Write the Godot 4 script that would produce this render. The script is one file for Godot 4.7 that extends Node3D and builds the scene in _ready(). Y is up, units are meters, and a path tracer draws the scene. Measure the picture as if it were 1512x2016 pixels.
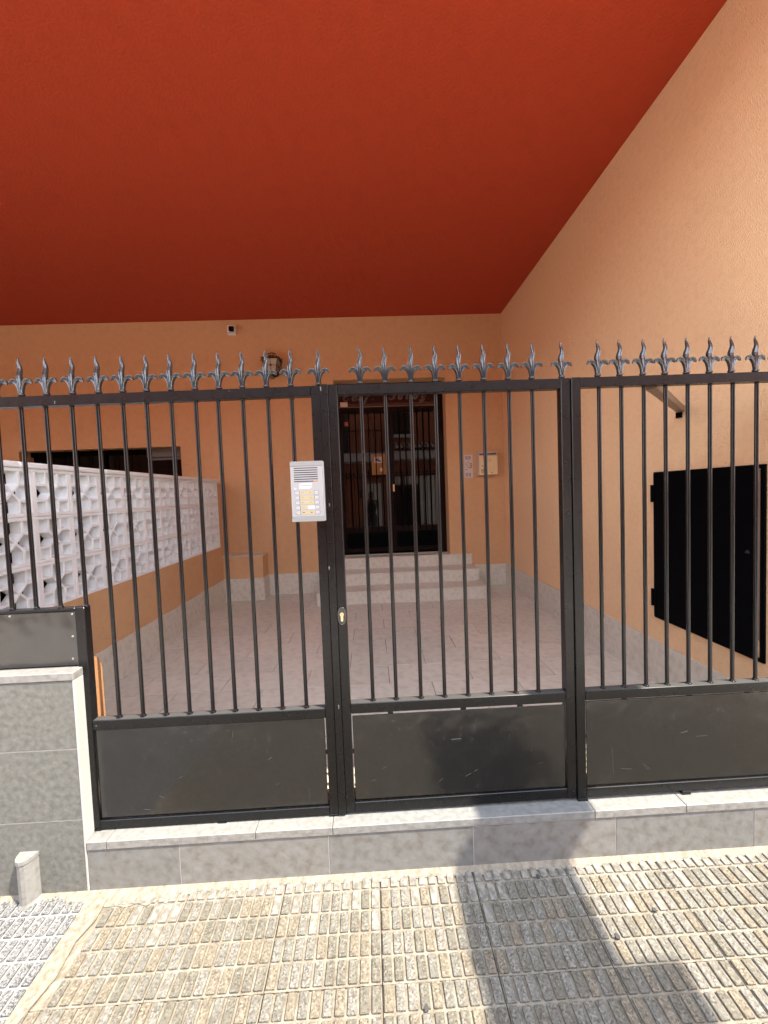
extends Node3D
# A covered front court behind a black steel gate, seen from the pavement. Metres, y up; the face of the low wall under the gate is z = 0.

const FZ := -0.055          # front face of the steel fence
const FB := -0.095          # its back face
const XR := 2.03            # right wall
const XL := -2.08           # left wall
const ZB := -4.34           # back wall
const YF := 0.2             # court floor
const YC := 4.2             # ceiling

class MB:
	var v := PackedVector3Array()
	var n := PackedVector3Array()
	func tri(a: Vector3, b: Vector3, c: Vector3, out: Vector3) -> void:
		var m := (b - a).cross(c - a)
		if m.length_squared() < 1e-18:
			return
		m = m.normalized()
		if m.dot(out) > 0.0:
			v.append_array(PackedVector3Array([a, c, b]))
		else:
			v.append_array(PackedVector3Array([a, b, c]))
			m = -m
		n.append_array(PackedVector3Array([m, m, m]))
	func quad(a: Vector3, b: Vector3, c: Vector3, d: Vector3, out: Vector3) -> void:
		tri(a, b, c, out)
		tri(a, c, d, out)
	func soft(a: Vector3, b: Vector3, c: Vector3, na: Vector3, nb: Vector3, nc: Vector3) -> void:
		var m := (b - a).cross(c - a)
		if m.length_squared() < 1e-18:
			return
		if m.dot(na + nb + nc) > 0.0:
			v.append_array(PackedVector3Array([a, c, b]))
			n.append_array(PackedVector3Array([na, nc, nb]))
		else:
			v.append_array(PackedVector3Array([a, b, c]))
			n.append_array(PackedVector3Array([na, nb, nc]))
	func box(c: Vector3, s: Vector3, b := 0.0, q := Basis()) -> MB:
		var h := s * 0.5
		var i := h - Vector3(b, b, b)
		for ax in 3:
			var a1 := (ax + 1) % 3
			var a2 := (ax + 2) % 3
			for sg in [-1.0, 1.0]:
				var p: Array[Vector3] = []
				for e in [[-1, -1], [1, -1], [1, 1], [-1, 1]]:
					var w := Vector3()
					w[ax] = sg * h[ax]
					w[a1] = e[0] * i[a1]
					w[a2] = e[1] * i[a2]
					p.append(c + q * w)
				var o := Vector3()
				o[ax] = sg
				quad(p[0], p[1], p[2], p[3], q * o)
		if b > 0.0:
			for ax in 3:
				var a1 := (ax + 1) % 3
				var a2 := (ax + 2) % 3
				for s1 in [-1.0, 1.0]:
					for s2 in [-1.0, 1.0]:
						var p: Array[Vector3] = []
						for e in [[-1, 0], [1, 0], [1, 1], [-1, 1]]:
							var w := Vector3()
							w[ax] = e[0] * i[ax]
							w[a1] = s1 * (h[a1] if e[1] == 0 else i[a1])
							w[a2] = s2 * (i[a2] if e[1] == 0 else h[a2])
							p.append(c + q * w)
						var o := Vector3()
						o[a1] = s1
						o[a2] = s2
						quad(p[0], p[1], p[2], p[3], q * o)
			for sx in [-1.0, 1.0]:
				for sy in [-1.0, 1.0]:
					for sz in [-1.0, 1.0]:
						var o := Vector3(sx, sy, sz)
						tri(c + q * Vector3(sx * h.x, sy * i.y, sz * i.z), c + q * Vector3(sx * i.x, sy * h.y, sz * i.z), c + q * Vector3(sx * i.x, sy * i.y, sz * h.z), q * o)
		return self
	func span(a: Vector3, b: Vector3, bev := 0.0) -> MB:          # box from one corner to the other
		return box((a + b) * 0.5, (b - a).abs(), bev)
	func bar(a: Vector3, b: Vector3, w: float, d: float, bev := 0.0, up := Vector3.BACK) -> MB:   # square bar between two points
		var x := (b - a).normalized()
		if absf(x.dot(up)) > 0.95:
			up = Vector3.UP
		var z := (up - x * up.dot(x)).normalized()
		var y := z.cross(x)
		return box((a + b) * 0.5, Vector3((b - a).length(), w, d), bev, Basis(x, y, z))
	func tube(p: Array, r: Array, sides := 10, cap := true) -> MB:
		var rings: Array = []
		var side := Vector3()
		for k in p.size():
			var t: Vector3 = ((p[mini(k + 1, p.size() - 1)] as Vector3) - (p[maxi(k - 1, 0)] as Vector3)).normalized()
			if k == 0:
				side = t.cross(Vector3.UP if absf(t.y) < 0.9 else Vector3.BACK).normalized()
			side = (side - t * side.dot(t)).normalized()
			var o := t.cross(side)
			var ring: Array = []
			for j in sides:
				var a := TAU * j / sides
				ring.append(side * cos(a) + o * sin(a))
			rings.append(ring)
		for k in p.size() - 1:
			var r0: float = r[mini(k, r.size() - 1)]
			var r1: float = r[mini(k + 1, r.size() - 1)]
			for j in sides:
				var j1 := (j + 1) % sides
				var a: Vector3 = rings[k][j]
				var b: Vector3 = rings[k][j1]
				var c: Vector3 = rings[k + 1][j1]
				var d: Vector3 = rings[k + 1][j]
				var p0: Vector3 = p[k]
				var p1: Vector3 = p[k + 1]
				soft(p0 + a * r0, p0 + b * r0, p1 + c * r1, a, b, c)
				soft(p0 + a * r0, p1 + c * r1, p1 + d * r1, a, c, d)
		if cap:
			for e in [0, p.size() - 1]:
				var t: Vector3 = (p[1] as Vector3) - (p[0] as Vector3) if e == 0 else (p[e - 1] as Vector3) - (p[e] as Vector3)
				var rr: float = r[mini(e, r.size() - 1)]
				for j in sides:
					tri(p[e], p[e] + rings[e][j] * rr, p[e] + rings[e][(j + 1) % sides] * rr, -t)
		return self
	func lathe(prof: Array, o := Vector3(), sides := 12, axis := Basis()) -> MB:    # prof: Vector2(r, y)
		for k in prof.size() - 1:
			var a: Vector2 = prof[k]
			var b: Vector2 = prof[k + 1]
			var sl := Vector2(b.y - a.y, -(b.x - a.x)).normalized()
			if sl.length() < 0.5:
				continue
			for j in sides:
				var t0 := TAU * j / sides
				var t1 := TAU * (j + 1) / sides
				var d0 := Vector3(cos(t0), 0, sin(t0))
				var d1 := Vector3(cos(t1), 0, sin(t1))
				var n0 := axis * (d0 * sl.x + Vector3.UP * sl.y)
				var n1 := axis * (d1 * sl.x + Vector3.UP * sl.y)
				var p0 := o + axis * (d0 * a.x + Vector3.UP * a.y)
				var p1 := o + axis * (d1 * a.x + Vector3.UP * a.y)
				var p2 := o + axis * (d1 * b.x + Vector3.UP * b.y)
				var p3 := o + axis * (d0 * b.x + Vector3.UP * b.y)
				soft(p0, p1, p2, n0, n1, n1)
				soft(p0, p2, p3, n0, n1, n0)
		return self
	func prism(poly: PackedVector2Array, z0: float, z1: float, tf := Transform3D()) -> MB:
		var idx := Geometry2D.triangulate_polygon(poly)
		var nz := tf.basis * Vector3.BACK
		for k in range(0, idx.size(), 3):
			for e in [[z0, -1.0], [z1, 1.0]]:
				tri(tf * Vector3(poly[idx[k]].x, poly[idx[k]].y, e[0]), tf * Vector3(poly[idx[k + 1]].x, poly[idx[k + 1]].y, e[0]), tf * Vector3(poly[idx[k + 2]].x, poly[idx[k + 2]].y, e[0]), nz * e[1])
		var cw := -1.0 if Geometry2D.is_polygon_clockwise(poly) else 1.0
		for k in poly.size():
			var a := poly[k]
			var b := poly[(k + 1) % poly.size()]
			var o := Vector3(b.y - a.y, -(b.x - a.x), 0) * cw
			quad(tf * Vector3(a.x, a.y, z0), tf * Vector3(b.x, b.y, z0), tf * Vector3(b.x, b.y, z1), tf * Vector3(a.x, a.y, z1), tf.basis * o)
		return self
	func cast(c: Array, w: Array, t: Array) -> MB:      # a flat cast leaf with raised rims and a rib, along points in the xy plane
		var sec := [Vector2(-1, 0), Vector2(-0.86, 0.75), Vector2(-0.45, 0.42), Vector2(0, 1), Vector2(0.45, 0.42), Vector2(0.86, 0.75), Vector2(1, 0), Vector2(0.86, -0.75), Vector2(0.45, -0.42), Vector2(0, -1), Vector2(-0.45, -0.42), Vector2(-0.86, -0.75)]
		var rings: Array = []
		for k in c.size():
			var d: Vector2 = ((c[mini(k + 1, c.size() - 1)] as Vector2) - (c[maxi(k - 1, 0)] as Vector2)).normalized()
			var s := Vector2(d.y, -d.x)
			var ring: Array = []
			for q in sec:
				var p: Vector2 = (c[k] as Vector2) + s * q.x * w[k]
				ring.append(Vector3(p.x, p.y, q.y * t[k]))
			rings.append(ring)
		for k in c.size() - 1:
			var m0 := Vector3(c[k].x, c[k].y, 0)
			for j in sec.size():
				var j1 := (j + 1) % sec.size()
				var a: Vector3 = rings[k][j]
				var b: Vector3 = rings[k][j1]
				quad(a, b, rings[k + 1][j1], rings[k + 1][j], (a + b) * 0.5 - m0)
		return self
	func mesh() -> ArrayMesh:
		var ar := []
		ar.resize(Mesh.ARRAY_MAX)
		ar[Mesh.ARRAY_VERTEX] = v
		ar[Mesh.ARRAY_NORMAL] = n
		var am := ArrayMesh.new()
		am.add_surface_from_arrays(Mesh.PRIMITIVE_TRIANGLES, ar)
		return am

var M := {}
var used := {}
var rng := RandomNumberGenerator.new()

func lc(r: float, g: float, b: float) -> Color:
	return Color(r, g, b).linear_to_srgb()

func noise(seed_: int, freq: float, kind := FastNoiseLite.TYPE_SIMPLEX_SMOOTH, oct := 4, size := 512) -> NoiseTexture2D:
	var f := FastNoiseLite.new()
	f.seed = seed_
	f.frequency = freq
	f.noise_type = kind
	f.fractal_octaves = oct
	if kind == FastNoiseLite.TYPE_CELLULAR:
		f.cellular_return_type = FastNoiseLite.RETURN_CELL_VALUE
		f.fractal_type = FastNoiseLite.FRACTAL_NONE
	var t := NoiseTexture2D.new()
	t.width = size
	t.height = size
	t.seamless = true
	t.noise = f
	return t

func ramped(t: NoiseTexture2D, stops: Array) -> NoiseTexture2D:
	var g := Gradient.new()
	var off := PackedFloat32Array()
	var col := PackedColorArray()
	for s in stops:
		off.append(s[0])
		col.append(lc(s[1], s[2], s[3]))
	g.offsets = off
	g.colors = col
	t.color_ramp = g
	return t

func grey_ramp(t: NoiseTexture2D, lo: float, hi: float) -> NoiseTexture2D:
	var g := Gradient.new()
	g.offsets = PackedFloat32Array([0.2, 0.85])
	g.colors = PackedColorArray([Color(lo, lo, lo), Color(hi, hi, hi)])
	t.color_ramp = g
	return t

func bumpy(seed_: int, freq: float, strength: float, oct := 4, kind := FastNoiseLite.TYPE_SIMPLEX_SMOOTH) -> NoiseTexture2D:
	var t := noise(seed_, freq, kind, oct)
	t.as_normal_map = true
	t.bump_strength = strength
	return t

func mat(c: Color, rough: float, tex: Texture2D = null, per_m := 1.0, nrm: Texture2D = null, nscale := 1.0, metal := 0.0) -> StandardMaterial3D:
	var m := StandardMaterial3D.new()
	m.albedo_color = c
	m.roughness = rough
	m.metallic = metal
	if tex:
		m.albedo_texture = tex
	if nrm:
		m.normal_enabled = true
		m.normal_texture = nrm
		m.normal_scale = nscale
	if tex or nrm:
		m.uv1_triplanar = true
		m.uv1_world_triplanar = true
		m.uv1_scale = Vector3.ONE * per_m
	return m

func also(m: StandardMaterial3D, shift: Vector3, tint := Color.WHITE) -> StandardMaterial3D:
	var c: StandardMaterial3D = m.duplicate()
	c.uv1_offset = shift
	c.albedo_color = m.albedo_color * tint
	return c

func called_in(parent: Node, called: String) -> String:
	var key := "%d/%s" % [parent.get_instance_id(), called]
	var k: int = used.get(key, -1) + 1
	used[key] = k
	return called if k == 0 else "%s_%03d" % [called, k]

func obj(called: String, shape: Variant, m: Material, parent: Node = self) -> MeshInstance3D:
	var o := MeshInstance3D.new()
	o.name = called_in(parent, called)
	o.mesh = shape.mesh() if shape is MB else shape
	o.material_override = m
	parent.add_child(o, true)
	return o

func thing(called: String, label: String, category: String, at := Vector3.ZERO, group := "", kind := "") -> Node3D:
	var o := Node3D.new()
	o.name = called_in(self, called)
	add_child(o, true)
	o.position = at
	tag(o, label, category, group, kind)
	return o

func tag(o: Node, label: String, category: String, group := "", kind := "") -> Node:
	o.set_meta("label", label)
	o.set_meta("category", category)
	if group:
		o.set_meta("group", group)
	if kind:
		o.set_meta("kind", kind)
	return o

func V(x: float, y: float, z: float) -> Vector3:
	return Vector3(x, y, z)

func _ready() -> void:
	rng.seed = 20240
	# ---------------- camera, sky, sun, exposure
	var cam := Camera3D.new()
	cam.fov = 2.0 * rad_to_deg(atan(1008.0 / 802.0))
	cam.near = 0.05
	cam.far = 200.0
	cam.position = V(0.025, 1.641, 1.69)
	cam.basis = Basis(Vector3.UP, -0.031) * Basis(Vector3.RIGHT, -0.04637) * Basis(Vector3.BACK, -0.03746)
	add_child(cam)
	cam.current = true
	var env := Environment.new()
	env.background_mode = Environment.BG_SKY
	var sky := Sky.new()
	var sm := ProceduralSkyMaterial.new()
	sm.sky_top_color = Color(0.74, 0.79, 0.86)
	sm.sky_horizon_color = Color(0.98, 0.96, 0.93)
	sm.sky_curve = 0.18
	sm.ground_bottom_color = Color(0.42, 0.39, 0.35)
	sm.ground_horizon_color = Color(0.6, 0.6, 0.6)
	sm.sky_energy_multiplier = 1.42
	sm.ground_energy_multiplier = 0.6
	sky.sky_material = sm
	env.sky = sky
	env.tonemap_mode = Environment.TONE_MAPPER_LINEAR
	env.tonemap_exposure = 3.6
	env.sdfgi_enabled = true
	env.ssao_enabled = true
	env.ssil_enabled = true
	var we := WorldEnvironment.new()
	we.environment = env
	add_child(we)
	var sun := DirectionalLight3D.new()
	sun.name = "sun"
	sun.light_energy = 1.25
	sun.light_color = Color(1.0, 0.955, 0.88)
	sun.light_angular_distance = 0.5
	sun.shadow_enabled = true
	add_child(sun)
	sun.look_at_from_position(V(0.5, 1.0, 0.31) * 20.0, Vector3.ZERO)
	materials()
	street()
	court()
	low_wall()
	fences()
	fittings()
	opposite()
	person()

func materials() -> void:
	var stucco := bumpy(3, 0.045, 7.0, 3)
	var faint := ramped(noise(5, 0.006, FastNoiseLite.TYPE_SIMPLEX_SMOOTH, 5), [[0.0, 0.86, 0.86, 0.86], [0.5, 0.95, 0.95, 0.95], [1.0, 1, 1, 1]])
	var tone := ramped(noise(5, 0.008, FastNoiseLite.TYPE_SIMPLEX_SMOOTH, 6), [[0.1, 0.93, 0.93, 0.93], [0.5, 0.98, 0.98, 0.98], [0.9, 1, 1, 1]])
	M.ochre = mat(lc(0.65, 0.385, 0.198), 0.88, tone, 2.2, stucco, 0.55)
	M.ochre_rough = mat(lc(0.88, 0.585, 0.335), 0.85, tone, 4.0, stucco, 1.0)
	M.plain_ochre = mat(lc(0.40, 0.20, 0.085), 0.9, tone, 6.0, stucco, 0.8)
	M.red = mat(lc(0.42, 0.042, 0.0078), 0.9, tone, 1.6, stucco, 0.3)
	var st := ramped(noise(11, 0.020, FastNoiseLite.TYPE_SIMPLEX_SMOOTH, 7), [[0.05, 0.126, 0.115, 0.1], [0.4, 0.158, 0.152, 0.14], [0.6, 0.169, 0.165, 0.154], [0.95, 0.191, 0.188, 0.18]])
	var stb := bumpy(12, 0.03, 3.0, 5)
	M.wall_tile = []
	for k in 4:
		M.wall_tile.append(also(mat(Color.WHITE, 0.55, st, 1.5, stb, 0.22), V(0.37 * k, 0.21 * k, 0.63 * k), Color(1, 1, 1) if k % 2 else Color(0.95, 0.96, 0.97)))
	var pier := ramped(noise(13, 0.034, FastNoiseLite.TYPE_SIMPLEX_SMOOTH, 6), [[0.05, 0.0882, 0.0882, 0.0783], [0.42, 0.115, 0.116, 0.105], [0.6, 0.126, 0.127, 0.116], [0.95, 0.149, 0.15, 0.14]])
	M.pier_tile = []
	for k in 3:
		M.pier_tile.append(also(mat(Color.WHITE, 0.6, pier, 1.6, stb, 0.32), V(0.3 * k, 0.5 * k, 0.2 * k)))
	M.cap = mat(Color.WHITE, 0.5, ramped(noise(15, 0.03, FastNoiseLite.TYPE_SIMPLEX_SMOOTH, 6), [[0.1, 0.165, 0.16, 0.148], [0.5, 0.20, 0.197, 0.186], [0.9, 0.225, 0.222, 0.212]]), 1.8, stb, 0.4)
	M.trim = mat(lc(0.36, 0.355, 0.335), 0.6, null, 2.0, stb, 0.3)
	M.grout = mat(lc(0.40, 0.385, 0.35), 0.9)
	M.dark_grout = mat(lc(0.05, 0.038, 0.032), 0.95)
	var mb := ramped(noise(17, 0.016, FastNoiseLite.TYPE_SIMPLEX_SMOOTH, 7), [[0.02, 0.53, 0.475, 0.39], [0.4, 0.635, 0.59, 0.50], [0.6, 0.66, 0.615, 0.525], [0.98, 0.70, 0.66, 0.57]])
	M.marble = []
	M.floor = []
	for k in 4:
		M.marble.append(also(mat(Color.WHITE, 0.4, mb, 1.7), V(0.31 * k, 0.17 * k, 0.43 * k)))
		M.floor.append(also(mat(Color.WHITE, 0.34, mb, 1.25, bumpy(19, 0.02, 1.5, 4), 0.3), V(0.41 * k, 0.7 * k, 0.13 * k), Color(0.97, 0.97, 0.97) if k % 2 else Color(1.0, 1.0, 1.0)))
	var paint_n := bumpy(21, 0.035, 1.2, 3)
	var rough := grey_ramp(noise(22, 0.012, FastNoiseLite.TYPE_SIMPLEX_SMOOTH, 5), 0.27, 0.31)
	var dust := ramped(noise(23, 0.05, FastNoiseLite.TYPE_SIMPLEX_SMOOTH, 6), [[0.0, 0.0022, 0.0023, 0.0026], [0.6, 0.003, 0.003, 0.0034], [0.76, 0.007, 0.007, 0.007], [0.97, 0.035, 0.035, 0.035]])
	M.black = mat(Color.WHITE, 1.0, dust, 2.4)
	M.black.roughness_texture = rough
	M.black.metallic_specular = 0.43
	M.bar = mat(Color.WHITE, 0.19, ramped(noise(24, 0.14, FastNoiseLite.TYPE_SIMPLEX_SMOOTH, 5), [[0.0, 0.002, 0.002, 0.0025], [0.66, 0.003, 0.003, 0.0034], [0.76, 0.02, 0.02, 0.02], [0.95, 0.12, 0.12, 0.118]]), 2.4)
	M.bar.metallic_specular = 0.42
	M.black_sheet = mat(Color.WHITE, 0.75, dust, 1.1, bumpy(26, 0.007, 5.0, 3), 0.35)
	M.black_sheet.roughness_texture = rough
	M.black_sheet.metallic_specular = 0.78
	M.iron = mat(lc(0.11, 0.11, 0.115), 0.26, null, 6.0, bumpy(25, 0.05, 2.0, 3), 0.25, 0.85)
	M.matt_black = mat(lc(0.0025, 0.0025, 0.0035), 0.4, null, 2.0, paint_n, 0.2)
	M.matt_black.metallic_specular = 0.1
	M.pure_dark = mat(lc(0.004, 0.003, 0.003), 0.9)
	M.pure_dark.metallic_specular = 0.1
	M.dark_pane = mat(lc(0.003, 0.003, 0.003), 0.05)
	M.dark_pane.metallic_specular = 0.18
	M.white_block = mat(lc(0.88, 0.90, 0.90), 0.85, null, 5.0, bumpy(27, 0.05, 4.0, 4), 0.2)
	M.sheet_dark = mat(lc(0.006, 0.004, 0.0035), 0.95)
	M.sheet_dark.metallic_specular = 0.1
	M.glass = mat(lc(0.008, 0.006, 0.006), 0.02)
	M.glass.metallic_specular = 0.42
	M.brown = mat(lc(0.012, 0.006, 0.005), 0.35)
	M.brown.metallic_specular = 0.2
	M.plastic = mat(lc(0.78, 0.76, 0.73), 0.45)
	M.alu = mat(lc(0.40, 0.40, 0.395), 0.5, null, 9.0, bumpy(29, 0.08, 1.0, 2), 0.2, 0.25)
	M.alu_dark = mat(lc(0.33, 0.34, 0.33), 0.4, null, 1.0, null, 1.0, 0.3)
	M.slot = mat(lc(0.03, 0.03, 0.03), 0.8)
	M.cream = mat(lc(0.46, 0.38, 0.21), 0.6)
	M.white = mat(lc(0.62, 0.62, 0.61), 0.5)
	M.button = mat(lc(0.50, 0.50, 0.51), 0.35)
	M.brass = mat(lc(0.85, 0.62, 0.36), 0.28, null, 1.0, null, 1.0, 0.9)
	M.steel = mat(lc(0.55, 0.55, 0.55), 0.3, null, 1.0, null, 1.0, 0.9)
	M.mailbox = mat(lc(0.80, 0.62, 0.36), 0.45)
	M.mail_side = mat(lc(0.56, 0.44, 0.36), 0.45)
	M.ink = mat(lc(0.06, 0.045, 0.04), 0.7)
	M.rust = mat(lc(0.045, 0.022, 0.013), 0.6, null, 6.0, stb, 0.5)
	M.pane = mat(lc(0.42, 0.36, 0.29), 0.3)
	M.script = mat(lc(0.085, 0.07, 0.062), 0.5)
	M.yellow = mat(lc(0.27, 0.10, 0.004), 0.5)
	M.pink = mat(lc(0.45, 0.08, 0.07), 0.5)
	# pavement
	var chips := ramped(noise(31, 0.12, FastNoiseLite.TYPE_CELLULAR, 1), [[0, 0.0769, 0.0695, 0.0571], [0.2, 0.116, 0.109, 0.0918], [0.5, 0.146, 0.138, 0.118], [0.8, 0.171, 0.162, 0.14], [1, 0.236, 0.226, 0.198]])
	M.pad = []
	for k in 4:
		M.pad.append(also(mat(Color.WHITE, 0.85, chips, 3.1, bumpy(33, 0.06, 4.0, 4), 0.6), V(0.23 * k, 0.1, 0.4 * k), [Color(1, 1, 1), Color(0.95, 0.95, 0.94), Color(1.0, 0.96, 0.90), Color(0.90, 0.89, 0.86)][k]))
	var white_chips := ramped(noise(35, 0.20, FastNoiseLite.TYPE_CELLULAR, 1), [[0.0, 0.04, 0.042, 0.046], [0.34, 0.075, 0.077, 0.082], [0.40, 0.14, 0.14, 0.138], [1.0, 0.21, 0.21, 0.205]])
	M.limed = mat(Color.WHITE, 0.95, ramped(noise(45, 0.022, FastNoiseLite.TYPE_SIMPLEX_SMOOTH, 7), [[0.15, 0.12, 0.11, 0.092], [0.45, 0.165, 0.154, 0.13], [0.6, 0.215, 0.204, 0.178], [0.85, 0.25, 0.24, 0.215]]), 2.3, bumpy(33, 0.06, 4.0, 4), 0.6)
	M.white_pad = mat(Color.WHITE, 0.8, white_chips, 2.6, bumpy(33, 0.06, 4.0, 4), 0.25)
	var dirt := ramped(noise(37, 0.035, FastNoiseLite.TYPE_SIMPLEX_SMOOTH, 7), [[0.02, 0.13, 0.106, 0.078], [0.4, 0.20, 0.172, 0.132], [0.65, 0.232, 0.206, 0.164], [0.95, 0.268, 0.246, 0.206]])
	M.groove = mat(Color.WHITE, 0.95, dirt, 0.9, bumpy(39, 0.06, 5.0, 5), 0.7)
	M.white_groove = mat(lc(0.27, 0.265, 0.255), 0.9, null, 4.0, stb, 0.4)
	M.mortar = mat(Color.WHITE, 0.95, dirt, 1.7, bumpy(41, 0.06, 5.0, 5), 0.5)
	M.gum = mat(lc(0.06, 0.06, 0.06), 0.9)
	M.gum.metallic_specular = 0.2
	M.asphalt = mat(lc(0.42, 0.40, 0.37), 0.9, null, 3.0, bumpy(43, 0.1, 5.0, 3), 0.6)
	M.kerb = mat(lc(0.38, 0.36, 0.33), 0.85, null, 2.0, stb, 0.5)

# ---------------------------------------------------------------- street
func street() -> void:
	var road := obj("road", MB.new().span(V(-40, -0.5, 2.46), V(40, -0.225, 6.4)), M.asphalt)
	tag(road, "grey asphalt street in front of the building", "road", "", "structure")
	var kerb := obj("kerb", MB.new().span(V(-40, -0.5, 2.3), V(40, -0.09, 2.455), 0.012), M.kerb)
	tag(kerb, "pale stone kerb along the near pavement edge", "kerb", "", "structure")
	var far := obj("far_pavement", MB.new().span(V(-40, -0.5, 6.405), V(40, -0.1, 7.99), 0.012), M.kerb)
	tag(far, "pale pavement across the street", "pavement", "", "structure")
	var pv := thing("pavement", "ribbed beige pavement tiles with dirty sandy grooves below the low wall", "pavement", Vector3.ZERO, "", "structure")
	pv.rotation.x = 0.0377
	obj("bedding", MB.new().span(V(-40, -0.3, 0.003), V(40, -0.042, 2.29)), M.groove, pv)
	var strips := [[-40.0, -5.2], [3.2, 40.0]]
	for s in strips:
		obj("paving_strip", MB.new().span(V(s[0], -0.0415, 0.005), V(s[1], 0.0, 2.285)), M.kerb, pv)
	obj("paving_strip", MB.new().span(V(-4.9895, -0.0415, 1.59), V(3.195, 0.0, 2.285)), M.kerb, pv)
	var slab := MB.new().box(V(0, -0.0255, 0), V(0.3976, 0.034, 0.3972), 0.002).mesh()
	var pads: Array = []
	var tiles := {}
	for i in range(-13, 8):
		for j in range(0, 4):
			var white := i < -3
			var ox := 0.4 * i + 0.2 + (-0.016 if white else 0.0)
			var oz := -0.016 + 0.4 * j + 0.2 + (0.018 if white else 0.0)
			var t: MeshInstance3D
			var dy := rng.randf_range(-0.002, 0.0015)
			if j == 0:
				var cut := MB.new().span(V(-0.1988, -0.041, 0.004 - oz), V(0.1988, -0.0085, 0.1986), 0.002)
				t = obj("paving_tile", cut, M.white_groove if white else M.groove, pv)
			else:
				t = obj("paving_tile", slab, M.white_groove if white else M.groove, pv)
			t.position = V(ox, dy, oz)
			if white:
				t.set_meta("label", "newer white paving tile with black speckled ribs")
			tiles[[i, j]] = t
			for a in 10:
				for b in 5:
					var px := -0.18 + 0.04 * a
					var pz := -0.16 + 0.08 * b
					var z0 := oz + pz - 0.0345
					var z1 := oz + pz + 0.0345
					if z1 < 0.03:
						continue
					if i == -3 and a < 2 and z1 < 0.35 + 0.1 * a:
						continue
					z0 = maxf(z0, 0.006)
					var x := ox + px
					var zc := (z0 + z1) * 0.5
					var seen := zc < 0.43 + 0.058 * (x + 1.23) and x > -1.24 - (0.43 - zc) * 0.9 and x < 1.2 + (0.56 - zc)
					pads.append({"t": t, "x": px, "z": zc - oz, "l": z1 - z0, "white": white, "d": (V(x, 0, zc) - V(0.025, 1.641, 1.69)).length() + (0.0 if seen else 10.0), "m": rng.randi() % 4, "lime": i >= -3 and j == 0 and (b == 0 or (b == 1 and rng.randf() < 0.4) or (b == 2 and rng.randf() < 0.1)), "w": 0.0292 + rng.randf_range(-0.0012, 0.001), "gx": x, "gz": zc, "dy": dy})
	pads.sort_custom(func(p, q): return p.d < q.d)
	var whole := MB.new().box(V(0, -0.005, 0), V(0.0292, 0.010, 0.069), 0.0016).mesh()
	var rest: Array = []
	for k in 6:
		rest.append(MB.new())
	for k in pads.size():
		var p: Dictionary = pads[k]
		if k < 300:
			var shape: Variant = whole if p.l > 0.0685 else MB.new().box(V(0, -0.005, 0), V(0.0292, 0.010, p.l), 0.0016)
			var o := obj("rib", shape, M.white_pad if p.white else (M.limed if p.lime else M.pad[p.m]), p.t)
			o.position = V(p.x, rng.randf_range(-0.001, 0.0005), p.z)
			o.rotation.y = rng.randf_range(-0.012, 0.012)
		else:
			var w: MB = rest[4 if p.white else (5 if p.lime else p.m)]
			w.box(V(p.gx, p.dy - 0.005 + rng.randf_range(-0.001, 0.0005), p.gz), V(p.w, 0.010, p.l), 0.0016)
	for k in 6:
		if rest[k].v.is_empty():
			continue
		var o := obj("ribs", rest[k], M.white_pad if k == 4 else (M.limed if k == 5 else M.pad[k]), pv)
		o.set_meta("kind", "stuff")
	# mortar smeared along the foot of the wall and over the first ribs
	var smear := MB.new()
	var prev := 0.0
	for k in 121:
		var x := -2.4 + 0.04 * k
		var w := 0.012 + 0.016 * absf(sin(k * 1.7)) + (0.035 if x < -0.85 and x > -1.3 else 0.0) + rng.randf() * 0.008
		if k > 0:
			smear.quad(V(x - 0.04, 0.009, 0.0), V(x, 0.009, 0.0), V(x, -0.0045, w), V(x - 0.04, -0.0045, prev), V(0, 1, 1))
		prev = w
	obj("mortar_smear", smear, M.mortar, pv)
	var strip := MB.new()
	strip.prism(PackedVector2Array([Vector2(-1.214, 0.02), Vector2(-1.135, 0.03), Vector2(-1.128, 0.11), Vector2(-1.152, 0.19), Vector2(-1.142, 0.30), Vector2(-1.17, 0.41), Vector2(-1.19, 0.55), Vector2(-1.214, 0.62)]), -0.001, 0.0045, Transform3D(Basis(Vector3.RIGHT, Vector3.BACK, Vector3.UP), Vector3.ZERO))
	obj("mortar_patch", strip, M.mortar, pv)
	for g in [[0.67, 0.06, 0.008], [0.865, 0.30, 0.010], [1.06, 0.22, 0.008], [1.28, 0.27, 0.008], [0.14, 0.46, 0.010]]:
		var poly := PackedVector2Array()
		for k in 9:
			var rr: float = g[2] * rng.randf_range(0.7, 1.15)
			poly.append(Vector2(g[0] + rr * cos(TAU * k / 9), g[1] + rr * 1.2 * sin(TAU * k / 9)))
		obj("gum_stain", MB.new().prism(poly, -0.003, 0.0022, Transform3D(Basis(Vector3.RIGHT, Vector3.BACK, Vector3.UP), Vector3.ZERO)), M.gum, pv)

# ---------------------------------------------------------------- the covered court
func tiles_on(parent: Node3D, called: String, along: int, p0: float, p1: float, step: float, first: float, lo: Vector3, hi: Vector3, mats: Array, gap := 0.0025, bev := 0.0012) -> void:
	# a row of slabs along one axis (0 = x, 2 = z) between p0 and p1, with joints at first + k * step
	var cuts: Array[float] = [p0]
	var k := ceilf((p0 - first) / step)
	while first + k * step < p1 - 0.02:
		if first + k * step > p0 + 0.02:
			cuts.append(first + k * step)
		k += 1.0
	cuts.append(p1)
	for c in cuts.size() - 1:
		var a := lo
		var b := hi
		a[along] = cuts[c] + (gap * 0.5 if c > 0 else 0.0)
		b[along] = cuts[c + 1] - (gap * 0.5 if c < cuts.size() - 2 else 0.0)
		obj(called, MB.new().span(a, b, bev), mats[rng.randi() % mats.size()], parent)

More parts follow.
